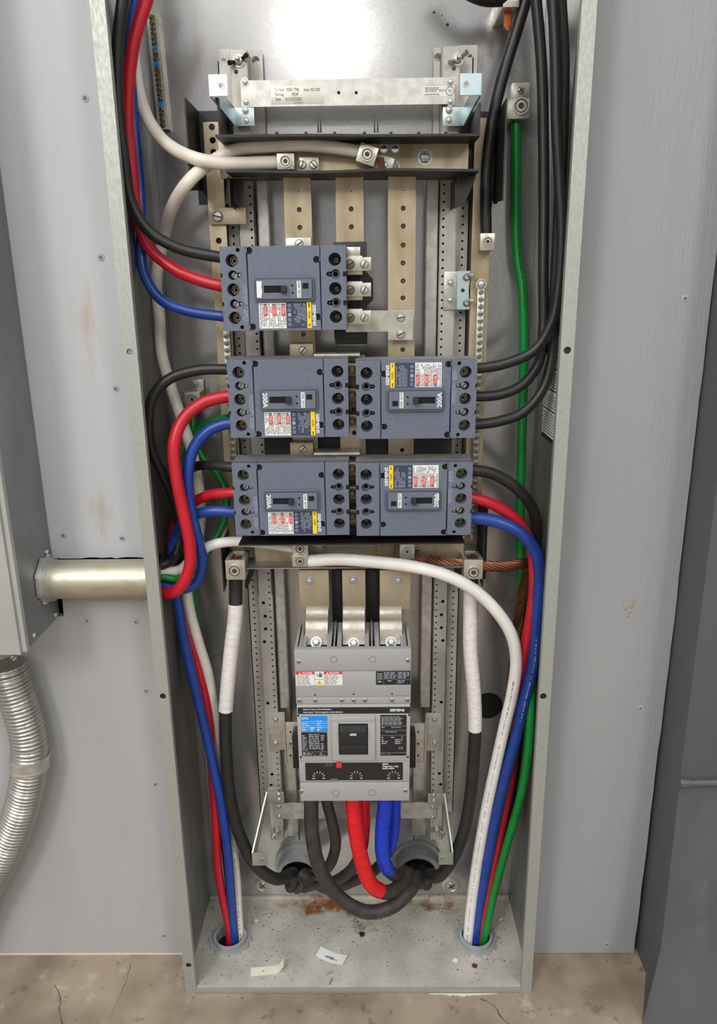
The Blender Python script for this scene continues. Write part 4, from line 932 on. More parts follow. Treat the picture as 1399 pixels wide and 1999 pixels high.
for px in (622, 695, 768):
    cxp, czp = xx(px, 1512), zz(1514.5); b = B()
    for i in range(8):
        an = PI*(1.13-1.26*i/7); dx, dz = math.cos(an), math.sin(an); s_ = ('LO', '2', '3', '4', '5', '6', '7', 'HI')[i]
        b.text(s_, .0030, (cxp+dx*.0092, yy, czp+dz*.0088), 0, 'CENTER', bold=.0001)
        b.prism([(cxp+dx*.0062-dz*.0003, yy, czp+dz*.0062+dx*.0003), (cxp+dx*.0062+dz*.0003, yy, czp+dz*.0062-dx*.0003), (cxp+dx*.0076+dz*.0003, yy, czp+dz*.0076-dx*.0003), (cxp+dx*.0076-dz*.0003, yy, czp+dz*.0076+dx*.0003)], (0, .0001, 0))
    obj('dial_scale', b, INKW, bd)
    b = B(); b.lathe([(.0048, 0), (.0048, .0014), (.004, .0018)], (cxp, y-.0002, czp), 'Y', 20); obj('trip_dial', b, TOGG, bd)
# side brackets
for s in (-1, 1):
    lb = 'left' if s < 0 else 'right'; Y = YF-.003
    t2 = thing('breaker_bracket', 'stepped galvanized bracket holding the %s side of the main breaker' % lb, 'bracket', at(540 if s < 0 else 848, 1465, Y), 'main breaker brackets')
    r1 = (524, 1391, 556, 1464) if s < 0 else (831, 1392, 862, 1466); x0, x1, z0, z1 = rect(*r1, Y); b = B(); b.box(x0, x1, Y, Y+.0025, z0, z1, .0005); obj('rail_plate', b, STRAP, t2)
    xi = x1 if s < 0 else x0; Y2 = .118; r2 = (556, 1412, 584, 1492) if s < 0 else (796, 1414, 830, 1492); X0, X1, Z0, Z1 = rect(*r2, Y2)
    xj = X0 if s < 0 else X1
    b = B(); b.rings([[(xi-.001, Y, z1), (xi+.001, Y, z1), (xi+.001, Y, z0), (xi-.001, Y, z0)], [(xj-.001, Y2, Z1), (xj+.001, Y2, Z1), (xj+.001, Y2, Z0), (xj-.001, Y2, Z0)]]); obj('step', b, STRAP, t2)
    b = B(); b.box(X0, X1+(.02 if s < 0 else 0), Y2+.0025, Y2+.005, Z0, Z1, .0005) if s < 0 else b.box(X0-.02, X1, Y2+.0025, Y2+.005, Z0, Z1, .0005); obj('breaker_plate', b, STRAP, t2)
    for py in (1405, 1451): screw(t2, at(538 if s < 0 else 848, py, Y), .0042, 'hex', 'bolt')
    for py in (1429, 1452, 1475): screw(t2, at(567 if s < 0 else 816, py, Y2+.0024), .0017, 'hole', 'pin_hole', mats=[HOLE])
    r3 = (571, 1439, 586, 1500) if s < 0 else (795, 1438, 811, 1499); x0, x1, z0, z1 = rect(*r3, .085); b = B(); b.box(x0, x1, .085, .118, z0, z1, .0005); obj('pad', b, BLK, t2)

# bracket on the right channel, strap on the left one
Y = YF-.003; t = thing('channel_bracket', 'flat zinc bracket with four bolts on the right channel above the second row', 'bracket', at(888, 604, Y), None)
x0, x1, z0, z1 = rect(866, 530, 894, 605, Y); b = B(); b.box(x0, x1, Y, Y+.0025, z0, z1, .0004); obj('plate', b, STRAP, t)
X0, X1, Z0, Z1 = rect(892, 529, 917, 604, .145); hp = at(903, 567, .145); b = B(); b.plate([(X0, Z0), (X1, Z0), (X1-.002, (Z0+Z1)/2), (X1, Z1), (X0, Z1)], [(hp.x, hp.z, .0030)], .145, .1475); b.box(X0, X0+.002, .1475, Y, Z0, Z1); obj('tongue', b, ZINC, t)
screw(t, at(879, 552, Y), .0042, 'hex', 'bolt'); screw(t, at(878, 586, Y), .0042, 'hex', 'bolt')
for py in (541, 591): p = at(910, py, .145); q = B(); q.lathe([(.0058, 0), (.0055, .003), (.003, .0055)], p, 'Y', 18); q.tube([p, p+Vector((.004, -.006, .003)), p+Vector((.010, -.008, .002))], .0032, 8); obj('carriage_bolt', q, BOLT, t)
t = thing('neutral_link', 'tan strap with a slotted bolt linking the left neutral strap to its channel', 'bus link', at(445, 437, .146))
x0, x1, z0, z1 = rect(409, 405, 480, 438, .144); b = B(); b.box(x0, x1, .144, .1475, z0, z1, .0005); obj('strap', b, TIN, t); screw(t, at(425, 423, .144), .0076, 'slot', 'bolt', -.2, h=.004)

# top left ground bar
t = thing('ground_bar', 'narrow ground bar full of screws on the back wall at the upper left', 'ground bar', at(322, 255, D-.012))
a, c = at(296, 25, D-.012), at(322, 252, D-.012); n = 22
b = B(); M = None; dd = (c-a)
b.rings([[(a.x-.008, D-.012, a.z), (a.x+.008, D-.012, a.z), (a.x+.008, D-.0006, a.z), (a.x-.008, D-.0006, a.z)], [(a.x-.004, D-.012, c.z), (a.x+.012, D-.012, c.z), (a.x+.012, D-.0006, c.z), (a.x-.004, D-.0006, c.z)]]); obj('bar', b, TINL, t)
for i in range(n):
    z = a.z-.006-(a.z-c.z-.012)*i/(n-1); x = a.x+.004*i/(n-1); q = B(); mt = [BRASS, HOLE]
    if i in (6, 9, 17): mt = [BLUEL, SLOT]
    panhead(q, (x, D-.012, z), .0042, .002, True, random.random()*3); obj('terminal_screw', q, mt, t)

# ================================================================== LUGS
def lug(label, r, Y, back, scr=(.5, .5), tongue=None, tscr=None, ang=0, sr=None, deep=False, matr=None):
    x0, x1, z0, z1 = rect(*r, Y); W, H = x1-x0, z1-z0; c = Vector(((x0+x1)/2, Y, (z0+z1)/2))
    t = thing('terminal_lug', label, 'terminal lug', (c.x, Y, z0), 'terminal lugs', (0, 0, 0)); m_ = matr or TINL
    R = Matrix.Translation(c) @ Matrix.Rotation(ang, 4, 'Y') @ Matrix.Translation(-c)
    b = B(); b.box(x0, x1, Y, back, z0, z1, .0008, M=R); obj('body', b, m_, t)
    p = R @ Vector((x0+W*scr[0], Y, z0+H*(1-scr[1]))); q = B(); socket(q, p, sr or W*.34, .0025); obj('set_screw', q, [TINL, SLOT], t)
    if tongue:
        X0, X1, Z0, Z1 = rect(*tongue, back-.008); q = B(); cc = Vector(((X0+X1)/2, back-.006, (Z0+Z1)/2))
        R2 = Matrix.Translation(cc) @ Matrix.Rotation(ang, 4, 'Y') @ Matrix.Translation(-cc)
        q.box(X0, X1, back-.008, back, Z0, Z1, .0006, M=R2); obj('tongue', q, m_, t)
        if tscr: screw(t, at(*tscr, back-.008), .0052, 'hex' if ang else 'cross', 'bolt')
    return t
lug('tan lug clamping the lower white cable on the upper neutral bus', (540, 299, 574, 331), .078, YN-.0005)
t = thing('terminal_tab', 'small tab with two slotted screws beside the upper neutral lug', 'terminal', at(603, 333, .096)); x0, x1, z0, z1 = rect(583, 306, 622, 333, .096); b = B(); b.box(x0, x1, .096, YN-.0005, z0, z1, .0006); obj('tab', b, TINL, t); screw(t, at(590, 322, .096), .0056, 'slot', 'screw', 1.2); screw(t, at(612, 322, .096), .0056, 'slot', 'screw', -.8)
lug('tilted lug in the middle of the upper neutral bus holding the upper white cable', (698, 282, 735, 321), .072, YN-.0005, ang=.33, tongue=(728, 302, 767, 336), tscr=(750, 323))
tl_ = [o for o in bpy.data.objects if o.name.startswith('terminal_lug')][-1]
for k in range(7):
    q = B(); p = at(735+k*.5, 309+k*3, .092); q.cyl((p.x, p.y, p.z), .0013, .010, 'X', 7); obj('copper_strand', q, COPPER, tl_)
    q = B(); p = at(693, 288+k*3, .086+.003*(k % 2)); q.cyl((p.x, p.y, p.z), .0013, .008, 'X', 7); obj('copper_strand', q, COPPER, tl_)
lug('tall ground lug with the green cable at the upper right of the back wall', (988, 192, 1034, 232), .166, D-.0006, (.62, .38), (1000, 161, 1034, 198), (1016, 176))
lug('small ground lug of the green cable beside the left second-row breaker', (359, 766, 391, 793), .166, D-.0006, tongue=(374, 741, 398, 770), tscr=(381, 752))
lug('lug on the right neutral strap gripping the black cable from the top', (937, 455, 966, 489), .118, .1495)
lug('upper of two stacked lugs at the left of the lower neutral bus', (570, 1058, 601, 1083), .080, YN-.0005)
lug('lower of two stacked lugs at the left of the lower neutral bus', (570, 1084, 601, 1107), .076, YN-.0005)
lug('lug of the bare copper cable at the right of the lower neutral bus', (780, 1061, 809, 1092), .082, YN-.0005)
def biglug(label, r, top, scr):
    Y = .070; x0, x1, z0, z1 = rect(*r, Y); t = thing('terminal_lug', label, 'terminal lug', ((x0+x1)/2, Y, z0), 'big end lugs'); W = x1-x0
    bk = .149; th = .006; b = B()
    b.box(x0, x1, Y, Y+th, z0, z1, .0006); b.box(x0, x0+th, Y+th, .118, z0, z1, .0004); b.box(x1-th, x1, Y+th, .118, z0, z1, .0004); b.box(x0, x1, .112, bk, z0, z1, .0004); obj('body', b, TINL, t)
    b = B(); b.box(x0+th+.0005, x1-th-.0005, Y+th, .112, z0, z1-.006)
    for i in range(16):
        b.cyl((random.uniform(x0+th+.004, x1-th-.004), random.uniform(Y+th+.004, .106), z1-.007), .0026, random.uniform(.002, .005), 'Z', 7)
    obj('copper_strands', b, COPPER, t)
    q = B(); socket(q, at(*scr, Y), W*.36, .003); obj('set_screw', q, [TINL, SLOT], t)
biglug('big lug with copper strands showing at the left end of the lower neutral bus', (440, 1094, 478, 1132), None, (458, 1114))
biglug('big lug with copper strands showing at the right end of the lower neutral bus', (905, 1093, 942, 1131), None, (924, 1117))

# ================================================================== CABLES
CZ, CY_ = .768, .045
def IN(dy=0, dz=0): return [Vector((-.292, CY_+dy, CZ+dz)), Vector((-.330, CY_+dy*.8, CZ+dz*.8)), Vector((-.37, CY_+dy*.8, CZ+dz*.8))]
def PATH(pts): return [p if isinstance(p, Vector) else at(*p) for p in pts]
LAST = []
def print_marks(u0, u1, matr, off=0):
    """a line of small print along the last cable"""
    o, S, r = LAST; S = smooth(S[int(u0*(len(S)-1)):int(u1*(len(S)-1))+1], 3); b = B()
    for i in range(len(S)-1):
        p, d = S[i], (S[i+1]-S[i]); f = Vector((off, -1, .35)); f = (f-d*(f.dot(d)/d.length_squared)).normalized(); s = d.normalized().cross(f)
        for k in range(max(1, int(d.length/.0028))):
            if random.random() < .25: continue
            q = p+d.normalized()*(k*.0028)+f*(r+.00012); h = random.uniform(.0007, .0012); e = d.normalized()*random.uniform(.0008, .0018)
            b.poly([q-s*h, q+s*h, q+s*h+e, q-s*h+e])
    obj('jacket_print', b, matr, o)
def cable(label, pts, w, m, group=None, tapes=(), name='power_cable', rfun=None, n=16):
    """w = width as seen in the photo; tapes = (first, last, material, part name) as shares of the run"""
    P = PATH(pts); r = sum(rad(w, p) for p in P)/len(P)
    for i, p in enumerate(pts):                                        # keep the run inside the side panels
        if isinstance(p, Vector): continue
        for lim, s in ((XR-r-.0012, 1), (XL+r+.0012, -1)):
            if P[i].x*s > lim*s:
                P[i] = Vector((lim, P[i].y, P[i].z))
    S = smooth(P, 10)
    for q in S: q.x = min(q.x, XR-r-.0008)
    b = B(); b.sweep(S, r, n, rfun)
    if not tapes:
        o = tag(obj(name, b, m), label, 'cable', group); LAST[:] = [o, S, r]; return o
    lo = min(S, key=lambda p: p.z); t = thing(name, label, 'cable', lo, group)
    obj('jacket', b, m, t)
    cum = [0]
    for a, c in zip(S, S[1:]): cum.append(cum[-1]+(c-a).length)
    for a0, a1, tm, tn in tapes:
        q = [S[i] for i in range(len(S)) if a0 <= cum[i]/cum[-1] <= a1]
        b = B(); b.sweep(smooth(q, 6), r*1.0+.0010, n, lambda u, L: 1+.014*((L % .014)/.014)+.006*math.sin(L*500)); obj(tn, b, tm, t)
    return t
G3 = 'cables entering at the upper left'
cable('black cable from the upper left curving into the top breaker, uppermost of three', [(250, -60, .03), (240, 0, .03), (229, 100, .035), (230, 200, .04), (240, 310, .045), (256, 395, .05), (290, 450, .055), (350, 485, .058), (428, 502, .060), (434, 503, .060)], 23, W_BLK, G3)
cable('red cable from the upper left curving into the top breaker, middle of three', [(305, -60, .06), (286, 0, .06), (262, 80, .06), (251, 160, .065), (249, 240, .07), (256, 340, .075), (264, 415, .08), (290, 482, .08), (340, 525, .075), (390, 547, .065), (428, 557, .060), (438, 559, .060)], 24, W_RED, G3)
cable('blue cable from the upper left curving into the top breaker, lowest of three', [(280, -60, .11), (266, 0, .11), (254, 90, .11), (258, 200, .11), (264, 290, .11), (268, 380, .11), (268, 450, .10), (280, 530, .09), (312, 583, .08), (362, 606, .07), (430, 617, .060), (438, 618, .060)], 21, W_BLU, G3)
cable('white neutral cable from the upper left into the left upper neutral lug', [(250, 60, .13), (264, 140, .13), (272, 185, .125), (290, 235, .115), (325, 280, .095), (380, 309, .074), (440, 319, .076), (520, 318, .090), (545, 317, .093)], 25, W_WHT, None)
cable('long white neutral cable from the tilted upper lug down to the left floor hub', [(700, 296, .09), (670, 291, .088), (600, 283, .085), (520, 285, .092), (460, 293, .098), (415, 315, .098), (370, 352, .072), (338, 400, .10), (318, 470, .15), (303, 545, .155), (299, 620, .155), (312, 690, .15), (332, 750, .15), (355, 820, .145), (374, 880, .14), (388, 950, .13), (391, 1020, .13), (380, 1080, .12), (365, 1150, .115), (370, 1190, .115), (387, 1253, .115), (406, 1316, .115), (418, 1394, .118), (427, 1473, .12), (447, 1610, .118), (459, 1700, .114), (465, 1790, .11), (468, 1838, .108), (468, 1870, .108)], 21.5, W_WHT)
print_marks(.86, .97, INKG, .35)
# second row, left
cable('black looped cable from the left second-row breaker down to the conduit bushing', [(446, 722, .060), (434, 721, .060), (385, 723, .060), (330, 740, .055), (298, 775, .05), (287, 825, .05), (295, 880, .055), (320, 930, .065), (342, 985, .085), (350, 1040, .09), (342, 1085, .075), IN(.010, .019)[0], IN(.010, .019)[1]], 20, W_BLK, 'looped cables of the left second-row breaker')
cable('thick red looped cable from the left second-row breaker to the conduit bushing', [(450, 774, .060), (436, 775, .060), (395, 787, .055), (358, 818, .045), (340, 865, .035), (344, 930, .03), (358, 1000, .03), (370, 1060, .03), (370, 1105, .03), (355, 1142, .03), (332, 1158, .035), IN(.0, -.017)[1]], 24, W_RED, 'looped cables of the left second-row breaker')
cable('thick blue looped cable from the left second-row breaker to the conduit bushing', [(452, 827, .060), (438, 828, .060), (405, 842, .058), (378, 876, .055), (366, 930, .05), (373, 1000, .05), (388, 1060, .05), (394, 1100, .055), (382, 1138, .055), (350, 1150, .05), IN(.011, -.008)[1]], 22, W_BLU, 'looped cables of the left second-row breaker')
# third row, left
cable('short black cable leaving the left third-row breaker behind the white cable', [(466, 914, .060), (450, 912, .060), (410, 908, .075), (378, 912, .10), (352, 940, .14), (345, 1010, .165), (343, 1100, .165), (352, 1180, .155), (375, 1300, .15), (405, 1440, .145), (432, 1600, .13), (448, 1740, .12), (452, 1838, .115), (452, 1866, .115)], 17, W_BLK2)
cable('red cable from the left third-row breaker down to the left floor hub', [(470, 961, .060), (454, 962, .060), (410, 966, .07), (372, 985, .085), (345, 1015, .105), (334, 1060, .11), (340, 1130, .115), (358, 1200, .115), (373, 1256, .112), (397, 1347, .108), (408, 1410, .106), (412, 1470, .104), (416, 1530, .10), (421, 1600, .096), (424, 1680, .094), (432, 1740, .095), (446, 1805, .10), (449, 1840, .10), (450, 1870, .10)], 18, W_RED)
cable('blue cable from the left third-row breaker down to the left floor hub', [(472, 1001, .060), (456, 1000, .060), (410, 998, .062), (370, 1010, .07), (345, 1040, .085), (335, 1090, .085), (342, 1150, .085), (349, 1190, .085), (363, 1269, .085), (384, 1357, .085), (401, 1426, .085), (415, 1489, .085), (434, 1583, .088), (445, 1670, .092), (454, 1790, .098), (458, 1838, .10), (459, 1868, .10)], 19.5, W_BLU)
cable('short white cable from the conduit bushing to the upper stacked lug', [IN(.012, .006)[1], IN(.012, .006)[0], (352, 1112, .07), (385, 1080, .075), (420, 1062, .08), (470, 1057, .088), (530, 1063, .094), (578, 1071, .094)], 20, W_WHT2)
cable('green cable from the small left lug down to the conduit bushing', [(376, 788, .186), (377, 810, .182), (379, 850, .17), (395, 892, .15), (424, 925, .135), (441, 965, .125), (438, 1010, .115), (420, 1052, .105), (392, 1095, .085), (355, 1130, .06), IN(.006, .0)[0], IN(.006, .0)[1]], 15, W_GRN)
cable('second green cable passing behind the blue loop at the left', [(446, 815, .13), (420, 822, .14), (398, 830, .15), (381, 850, .155), (360, 900, .16), (352, 1000, .16), (362, 1090, .15), (374, 1150, .14), (381, 1210, .135), (396, 1290, .13), (420, 1420, .135), (446, 1600, .13), (460, 1750, .12), (462, 1840, .112), (462, 1868, .112)], 14, W_GRN)
# right side
cable('black cable from the top into the lug on the right neutral strap', [(1040, -60, .13), (1026, 0, .13), (1008, 60, .13), (985, 135, .13), (964, 220, .132), (951, 310, .134), (948, 400, .136), (949, 470, .137)], 23, W_BLK)
GB = 'three black cables into the right second-row breaker'
cable('black cable into the upper right terminal of the second-row breaker', [(1070, -60, .06), (1078, 0, .06), (1084, 120, .06), (1086, 240, .06), (1092, 360, .06), (1096, 460, .058), (1090, 560, .056), (1076, 630, .055), (1042, 684, .056), (985, 710, .058), (934, 719, .060), (922, 720, .060)], 21.5, W_BLK, GB)
cable('black cable into the middle right terminal of the second-row breaker', [(1040, -60, .10), (1046, 0, .10), (1056, 120, .10), (1060, 250, .10), (1061, 400, .098), (1060, 540, .09), (1060, 640, .085), (1052, 705, .078), (1020, 750, .07), (975, 770, .064), (932, 774, .060), (920, 774, .060)], 21, W_BLK, GB)
cable('black cable into the lower right terminal of the second-row breaker', [(1090, -60, .09), (1094, 0, .09), (1100, 120, .09), (1102, 260, .09), (1104, 380, .085), (1104, 480, .082), (1098, 600, .08), (1080, 700, .076), (1058, 762, .072), (1020, 805, .066), (970, 823, .062), (932, 828, .060), (918, 828, .060)], 21.5, W_BLK, GB)
cable('third-row black cable bending down along the right side, behind the red one', [(912, 917, .060), (926, 918, .060), (962, 925, .064), (1010, 955, .07), (1042, 1000, .085), (1058, 1060, .105), (1060, 1120, .125), (1052, 1200, .14), (1038, 1300, .15), (1022, 1420, .15), (1000, 1540, .145), (975, 1660, .135), (948, 1780, .118), (938, 1840, .112), (938, 1868, .112)], 20, W_BLK2)
cable('red cable from the right third-row breaker down to the right floor hub', [(908, 971, .060), (922, 972, .060), (960, 984, .064), (1005, 1013, .072), (1031, 1050, .078), (1041, 1100, .076), (1042, 1150, .072), (1035, 1205, .072), (1023, 1270, .076), (1011, 1335, .086), (1006, 1420, .102), (997, 1510, .105), (978, 1610, .105), (956, 1720, .105), (938, 1810, .104), (933, 1842, .103), (932, 1868, .103)], 20, W_RED)
cable('blue cable from the right third-row breaker down to the right floor hub', [(906, 1011, .060), (920, 1011, .060), (965, 1017, .056), (1012, 1038, .054), (1044, 1076, .054), (1061, 1128, .060), (1064, 1175, .066), (1057, 1230, .070), (1041, 1295, .074), (1024, 1360, .078), (1006, 1440, .082), (983, 1530, .088), (963, 1620, .094), (944, 1720, .10), (929, 1810, .101), (926, 1842, .10), (926, 1868, .10)], 22.5, W_BLU)
print_marks(.45, .60, INKP, 0)
cable('white cable sweeping from the lower stacked lug down to the right floor hub', [(580, 1095, .090), (602, 1095, .086), (660, 1092, .078), (740, 1098, .07), (810, 1107, .064), (870, 1123, .06), (925, 1152, .06), (968, 1192, .06), (998, 1240, .062), (1007, 1290, .066), (1000, 1350, .072), (984, 1420, .08), (966, 1500, .088), (947, 1590, .095), (930, 1690, .10), (917, 1790, .10), (913, 1842, .10), (912, 1868, .10)], 23, W_WHT2)
print_marks(.56, .97, INKG, -.35)
cable('green ground cable from the upper right lug down to the right floor hub', [(1008, 225, .184), (1007, 250, .184), (1007, 340, .182), (1007, 430, .18), (1010, 500, .178), (1019, 560, .175), (1022, 640, .172), (1021, 740, .17), (1018, 860, .165), (1015, 980, .16), (1016, 1090, .155), (1019, 1180, .15), (1032, 1250, .13), (1043, 1310, .10), (1040, 1370, .085), (1034, 1460, .08), (1018, 1545, .083), (992, 1640, .09), (966, 1735, .096), (948, 1815, .098), (942, 1844, .098), (941, 1868, .098)], 17.5, W_GRN)
print_marks(.15, .27, INK, .1); print_marks(.32, .40, INK, .1)
# bare copper cable made of twisted strands
def copper(label, pts, w):
    P = PATH(pts); S = smooth(P, 12); r = rad(w, P[0]); t = thing('bare_copper_cable', label, 'cable', P[-1])
    b = B(); b.sweep(S, r*.72, 12); obj('core', b, COPPER, t)
    n = 9
    for k in range(n):
        up = None; Q = []; L = 0
        for i, p in enumerate(S):
            d = (S[min(i+1, len(S)-1)]-S[max(i-1, 0)]).normalized()
            if up is None: up = d.orthogonal().normalized()
            up = (up-d*up.dot(d)).normalized(); sd = d.cross(up)
            if i: L += (S[i]-S[i-1]).length
            a = 2*PI*k/n+L*58; Q.append(p+(up*math.cos(a)+sd*math.sin(a))*r*.74)
        b = B(); b.sweep(Q, r*.27, 6); obj('strand', b, COPPER, t)
copper('bare twisted copper cable from the right neutral lug to the right side and down', [(800, 1088, .092), (820, 1091, .09), (870, 1098, .09), (930, 1103, .09), (985, 1106, .092), (1020, 1100, .098), (1034, 1098, .11), (1030, 1118, .125), (1018, 1165, .13), (1009, 1230, .13), (1000, 1310, .13), (992, 1400, .13), (980, 1500, .13), (962, 1620, .125), (938, 1760, .115), (925, 1842, .112), (924, 1868, .112)], 21)

# ================================================================== MAIN FEED CABLES AND BUSHINGS
def bushing(label, px, py, r):
    c = at(px, py, D); t = thing('conduit_bushing', label, 'bushing', (c.x, D, c.z-r), 'back wall bushings'); p = (c.x, D-.0005, c.z)
    b = B(); b.ring(p, r-.006, r+.007, .006, 'Y', 40); obj('locknut', b, PVC if px < 700 else PVCD, t)
    b = B(); b.ring(p, r-.007, r, .034, 'Y', 40); b.ring((p[0], p[1]-.030, p[2]), r-.007, r+.0015, .006, 'Y', 40); obj('sleeve', b, PVC if px < 700 else PVCD, t)
    b = B(); b.cyl((p[0], D-.0008, p[2]), r-.007, .0006, 'Y', 32); obj('bore', b, HOLE, t)
    return Vector((c.x, D-.02, c.z))
BL = bushing('light grey conduit bushing on the back wall under the main breaker, left one', 584, 1684, .041)
BR = bushing('dark grey conduit bushing on the back wall under the main breaker, right one', 813, 1680, .043)
def INB(c, dx, dz): return [c+Vector((dx, -.022, dz-.002)), c+Vector((dx, .012, dz))]
GM = 'main feed cables'
cable('black neutral feed with white tape from the left end lug to the left bushing', [(460, 1118, .095), (460, 1150, .095), (459, 1200, .09), (452, 1260, .088), (445, 1330, .085), (440, 1400, .085), (442, 1480, .088), (450, 1560, .09), (468, 1630, .09), (500, 1690, .09), (540, 1716, .10), (572, 1705, .135)]+INB(BL, -.014, -.018), 24.5, W_BLK2, GM, ((.067, .318, T_WHT, 'white_tape'),))
cable('black neutral feed with white tape from the right end lug to the right bushing', [(921, 1118, .10), (919, 1150, .10), (918, 1200, .098), (918, 1270, .096), (924, 1340, .094), (927, 1410, .094), (924, 1480, .095), (918, 1550, .095), (903, 1630, .095), (875, 1690, .10), (850, 1713, .115), (836, 1706, .14)]+INB(BR, .016, -.017), 24, W_BLK2, GM, ((.022, .385, T_WHT, 'white_tape'),))
cable('dark rear feed cable curling from the main breaker into the left bushing', [(635, 1545, .085), (638, 1565, .085), (648, 1605, .085), (655, 1645, .09), (645, 1685, .10), (622, 1707, .12), (600, 1710, .145)]+INB(BL, -.002, -.022), 21, W_BLK3, GM)
cable('dark front feed cable looping low from the main breaker into the right bushing', [(606, 1545, .06), (607, 1570, .06), (609, 1630, .055), (624, 1695, .05), (660, 1750, .05), (715, 1780, .055), (765, 1770, .07), (800, 1738, .10), (815, 1712, .14)]+INB(BR, .006, -.012), 27, W_BLK3, GM)
cable('feed cable with red tape looping from the main breaker into the right bushing', [(688, 1545, .06), (689, 1568, .06), (694, 1620, .055), (706, 1680, .055), (724, 1726, .06), (755, 1742, .075), (782, 1728, .10), (797, 1706, .135)]+INB(BR, -.010, -.008), 27, W_BLK3, GM, ((0, .555, T_RED, 'red_tape'),))
cable('feed cable with red tape behind the front red one, into the left bushing', [(708, 1545, .09), (709, 1568, .09), (709, 1620, .092), (704, 1660, .098), (688, 1695, .108), (650, 1722, .125), (615, 1725, .145)]+INB(BL, .010, -.018), 22, W_BLK3, GM, ((0, .36, T_RED, 'red_tape'),))
cable('feed cable with blue tape looping from the main breaker into the right bushing', [(752, 1545, .07), (751, 1568, .07), (746, 1620, .068), (746, 1665, .07), (756, 1696, .085), (776, 1710, .11), (790, 1702, .14)]+INB(BR, -.024, -.010), 25, W_BLK3, GM, ((0, .53, T_BLU, 'blue_tape'),))
cable('feed cable with blue tape behind the front blue one, into the left bushing', [(770, 1545, .10), (770, 1568, .10), (768, 1620, .102), (758, 1660, .108), (735, 1695, .115), (690, 1720, .125), (640, 1735, .135), (610, 1722, .155)]+INB(BL, .020, -.010), 21, W_BLK3, GM, ((0, .33, T_BLU, 'blue_tape'),))
t = tag(obj('cut_cable_jacket', B().tube(PATH([(588, 1706, .118), (597, 1712, .112), (602, 1720, .105)]), .0125, 14, 8), W_BLK2), 'rolled stub of cut black jacket below the left bushing', 'cable')

# floor hubs
def hub_(label, c):
    t = thing('conduit_hub', label, 'conduit hub', (c.x, c.y, ZP), 'floor hubs'); p = (c.x, c.y, ZP)
    b = B(); b.ring(p, .029, .037, .0055, 'Z', 36)
    for i in range(12): a = 2*PI*i/12; b.box(-.0045, .0045, -.002, .0035, 0, .0047, M=Matrix.Translation(p) @ Matrix.Rotation(a, 4, 'Z') @ Matrix.Translation((0, .0365, 0)))
    obj('locknut', b, PVC, t)
    b = B(); b.ring((p[0], p[1], .0005), .0262, .0298, ZP+.013, 'Z', 36)
    for k in range(3): b.ring((p[0], p[1], ZP+.0062+k*.0024), .0295, .0312, .0012, 'Z', 36)
    obj('threaded_sleeve', b, PVC, t)
    b = B(); b.cyl((p[0], p[1], .0006), .0262, .0006, 'Z', 30); obj('bore', b, HOLE, t)
hub_('grey threaded conduit hub in the cabinet floor at the left', h1); hub_('grey threaded conduit hub in the cabinet floor at the right', h2)

# ================================================================== CONDUITS
t = thing('rigid_conduit', 'thick horizontal metal conduit between the junction box and the enclosure', 'conduit', (-.39, CY_, CZ-.03))
b = B(); b.lathe([(.0302, XBOX+.001), (.0302, XL-.003)], (0, CY_, CZ), 'X', 40); b.ring((XL-.004, CY_, CZ), .027, .0302, .016, 'X', 36); obj('pipe', b, EMT, t)
b = B(); b.ring((XBOX+.001, CY_, CZ), .030, .0355, .005, 'X', 8*4); b.ring((XBOX+.006, CY_, CZ), .030, .0335, .009, 'X', 36); obj('locknut', b, STRAP, t)
for i in range(8):
    a = 2*PI*i/8+.3; q = B(); q.box(-.002, .002, -.004, .004, -.002, .002, M=Matrix.Translation((XBOX+.0035, CY_+.0365*math.cos(a), CZ+.0365*math.sin(a))) @ Matrix.Rotation(a-PI/2, 4, 'X')); obj('locknut_lug', q, STRAP, t)
b = B(); b.ring((XL+.0005, CY_, CZ), .027, .0375, .006, 'X', 36); b.ring((XL+.0065, CY_, CZ), .0265, .034, .007, 'X', 36); obj('end_bushing', b, DARKST, t)
t = thing('flexible_conduit', 'ribbed flexible metal conduit curving down at the left edge', 'conduit', at(10, 1700, .05))
S = smooth(PATH([(14, 1296, .048), (24, 1330, .048), (42, 1385, .048), (56, 1440, .048), (58, 1495, .048), (47, 1560, .048), (28, 1620, .048), (4, 1675, .048), (-30, 1740, .048), (-62, 1810, .048), (-80, 1880, .048)]), 60)
b = B(); r = rad(70, at(50, 1480, .048)); P = [S[0]]
for p in S:
    if (p-P[-1]).length > .0009: P.append(p)
b.sweep(P, r, 22, lambda u, L: .87+.13*abs(math.sin(L*PI/.0066))**.8); obj('ribbed_pipe', b, FLEX, t, smooth_angle=70)
p = at(14, 1292, .048); b = B(); b.lathe([(r*1.2, 0), (r*1.2, -.006), (r*1.08, -.006), (r*1.08, -.018)], (p.x-.006, p.y, zb_ if False else .6912), 'Z', 26); obj('connector', b, ZINCG, t)
q = B(); panhead(q, at(27, 1283, .012), .005, .004, True); obj('connector_screw', q, [BOLT, SLOT], t)
t = thing('conduit_strap', 'steel strap clamp holding the flexible conduit to the wall', 'strap clamp', at(60, 1500, .05))
p0, p1 = at(58, 1474, .048), at(58.5, 1496, .048); b = B(); b.sweep([p0, (p0+p1)/2, p1], r*1.06, 26, caps=True); b.ring((p1.x, p1.y, p1.z), r*1.0, r*1.1, .003, 'Z', 26); b.ring((p0.x, p0.y, p0.z-.003), r*1.0, r*1.1, .003, 'Z', 26); obj('band', b, STRAP, t)
x0, x1, z0, z1 = rect(76, 1472, 92, 1492, .066); b = B(); b.box(x0, x1, .066, WY-.0005, z0, z1, .0006); obj('ear', b, ZINC, t)
